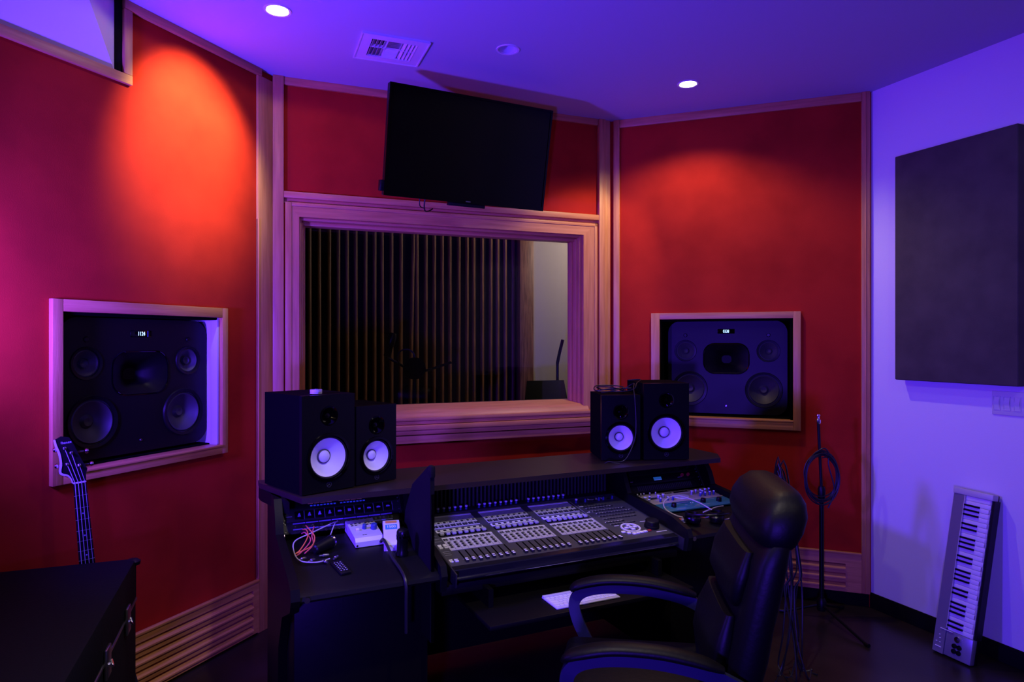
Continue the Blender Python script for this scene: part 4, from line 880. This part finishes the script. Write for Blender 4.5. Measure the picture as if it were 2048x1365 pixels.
MB().box(.056, .186, -.054, -.020, 0, .122, .006).build('end_block', 'silver', mk)
MB().box(-.002, .190, -.060, -.016, .786, .816, .004).build('top_end_cap', 'silver_face', mk)
MB().box(.182, .194, -.046, -.004, .122, .786).build('key_bed_lip', 'black_plastic', mk)
wk = None; P_ = .664/29
for i in range(29):
    z = .122+P_*i
    if wk is None: wk = MB().box(.060, .180, -.050, -.030, .0005, P_-.0005, .0012).box(.172, .180, -.050, -.024, .0005, P_-.0005, .001).build('white_key', 'key_white', mk); wk.location = (0, 0, z)
    else: share('white_key', wk, mk, (0, 0, z))
bk = None
for i in range(28):
    if i % 7 in (2, 6): continue
    z = .122+P_*(i+1)
    if bk is None: bk = MB().add([(.060, -.049, -.0052), (.131, -.049, -.0052), (.131, -.049, .0052), (.060, -.049, .0052), (.060, -.060, -.0042), (.127, -.060, -.0042), (.127, -.060, .0042), (.060, -.060, .0042)], [(0, 1, 2, 3), (7, 6, 5, 4), (0, 4, 5, 1), (1, 5, 6, 2), (2, 6, 7, 3), (3, 7, 4, 0)]).build('black_key', 'black_satin', mk); bk.location = (0, 0, z)
    else: share('black_key', bk, mk, (0, 0, z))
MB().lathe([(.016, 0), (.014, .010), (0, .012)], (.118, -.054, .095), (0, -1, 0), 20).build('joystick_dome', 'chrome', mk)
for x, z in ((.105, .060), (.128, .060), (.105, .035), (.128, .035)): MB().lathe([(.012, 0), (.011, .006), (0, .007)], (x, -.054, z), (0, -1, 0), 16).build('pad_button', 'black_satin', mk)
for x, z, w_ in ((.030, .028, .030), (.018, .050, .006), (.036, .050, .006), (.034, .070, .008), (.030, .086, .006)): MB().box(x-w_/2, x+w_/2, -.0585, -.054, z, z+.0025).build('print', 'print_white', mk)
MB().box(.030, .090, -.0605, -.054, .1185, .1205).build('trim_line', 'print_white', mk)
text('maker_print', 'Keyrig', .012, 'console_dark', mk, (.028, -.0555, .62), (R(90), R(-90), 0), .0002) if False else None

# ------------------------------------------------------------------ in the booth
bm_ = thing('booth_microphone', 'black studio microphone with round pop screen beyond the window', 'microphone', FC, (1.02, 1.2, 0))
MB().lathe([(.024, 0), (.028, .01), (.028, .09), (.033, .10), (.034, .16), (.026, .185), (0, .19)], (-.17, 0, 1.43), (.25, 0, 1), 22).build('body', 'black_satin', bm_)
MB().ring([(.062, 0), (.072, 0), (.072, .012), (.062, .012)], (-.03, -.03, 1.42), (.4, 1, .1), 30).build('shock_mount', 'black_plastic', bm_)
MB().lathe([(.078, 0), (.085, .004), (.085, .012), (0, .014)], (.03, -.06, 1.34), (.2, 1, 0), 30).build('pop_screen', 'black_matte', bm_)
MB().tube([(-.16, 0, 1.42), (-.05, .02, 1.36), (.05, .03, 1.30), (.35, .05, 1.38)], .010).cyl((.05, .03, 0.02), (.05, .03, 1.32), .012).lathe([(.16, 0), (.16, .012), (.03, .02), (0, .02)], (.05, .03, 0), (0, 0, 1), 24).build('stand', 'black_satin', bm_)
mu = thing('music_stand', 'black tilted music stand in the booth before the pale wall', 'music stand', FC, (2.05, .9, 0))
MB().add([(-.20, -.03, 1.09), (.16, -.03, 1.09), (.19, .10, 1.235), (-.13, .10, 1.235), (-.20, -.02, 1.083), (.16, -.02, 1.083), (.19, .11, 1.228), (-.13, .11, 1.228)], [(0, 1, 2, 3), (7, 6, 5, 4), (0, 4, 5, 1), (1, 5, 6, 2), (2, 6, 7, 3), (3, 7, 4, 0)]).build('desk_plate', 'black_satin', mu)
MB().box(-.20, .16, -.06, -.02, 1.078, 1.086).build('lip', 'black_satin', mu); MB().cyl((0, .03, .02), (0, .03, 1.14), .012).build('pole', 'black_satin', mu)
for a in (90, 210, 330): MB().tube([(0, .03, .16), (.12*math.cos(R(a)), .03+.12*math.sin(R(a)), .08), (.25*math.cos(R(a)), .03+.25*math.sin(R(a)), .012)], .009).build('leg', 'black_satin', mu)
bo_ = thing('booth_boom_stand', 'thin dark boom stand at the right edge of the studio window', 'microphone stand', FC, (2.30, 1.25, 0))
MB().cyl((0, 0, .02), (0, 0, 1.38), .012).build('tube', 'black_satin', bo_); MB().tube([(0, 0, 1.36), (.02, 0, 1.45), (.05, 0, 1.56)], .014).build('microphone_clip', 'black_plastic', bo_)
MB().lathe([(.13, 0), (.13, .015), (.02, .03), (0, .03)], (0, 0, 0), (0, 0, 1), 24).build('base', 'black_satin', bo_)
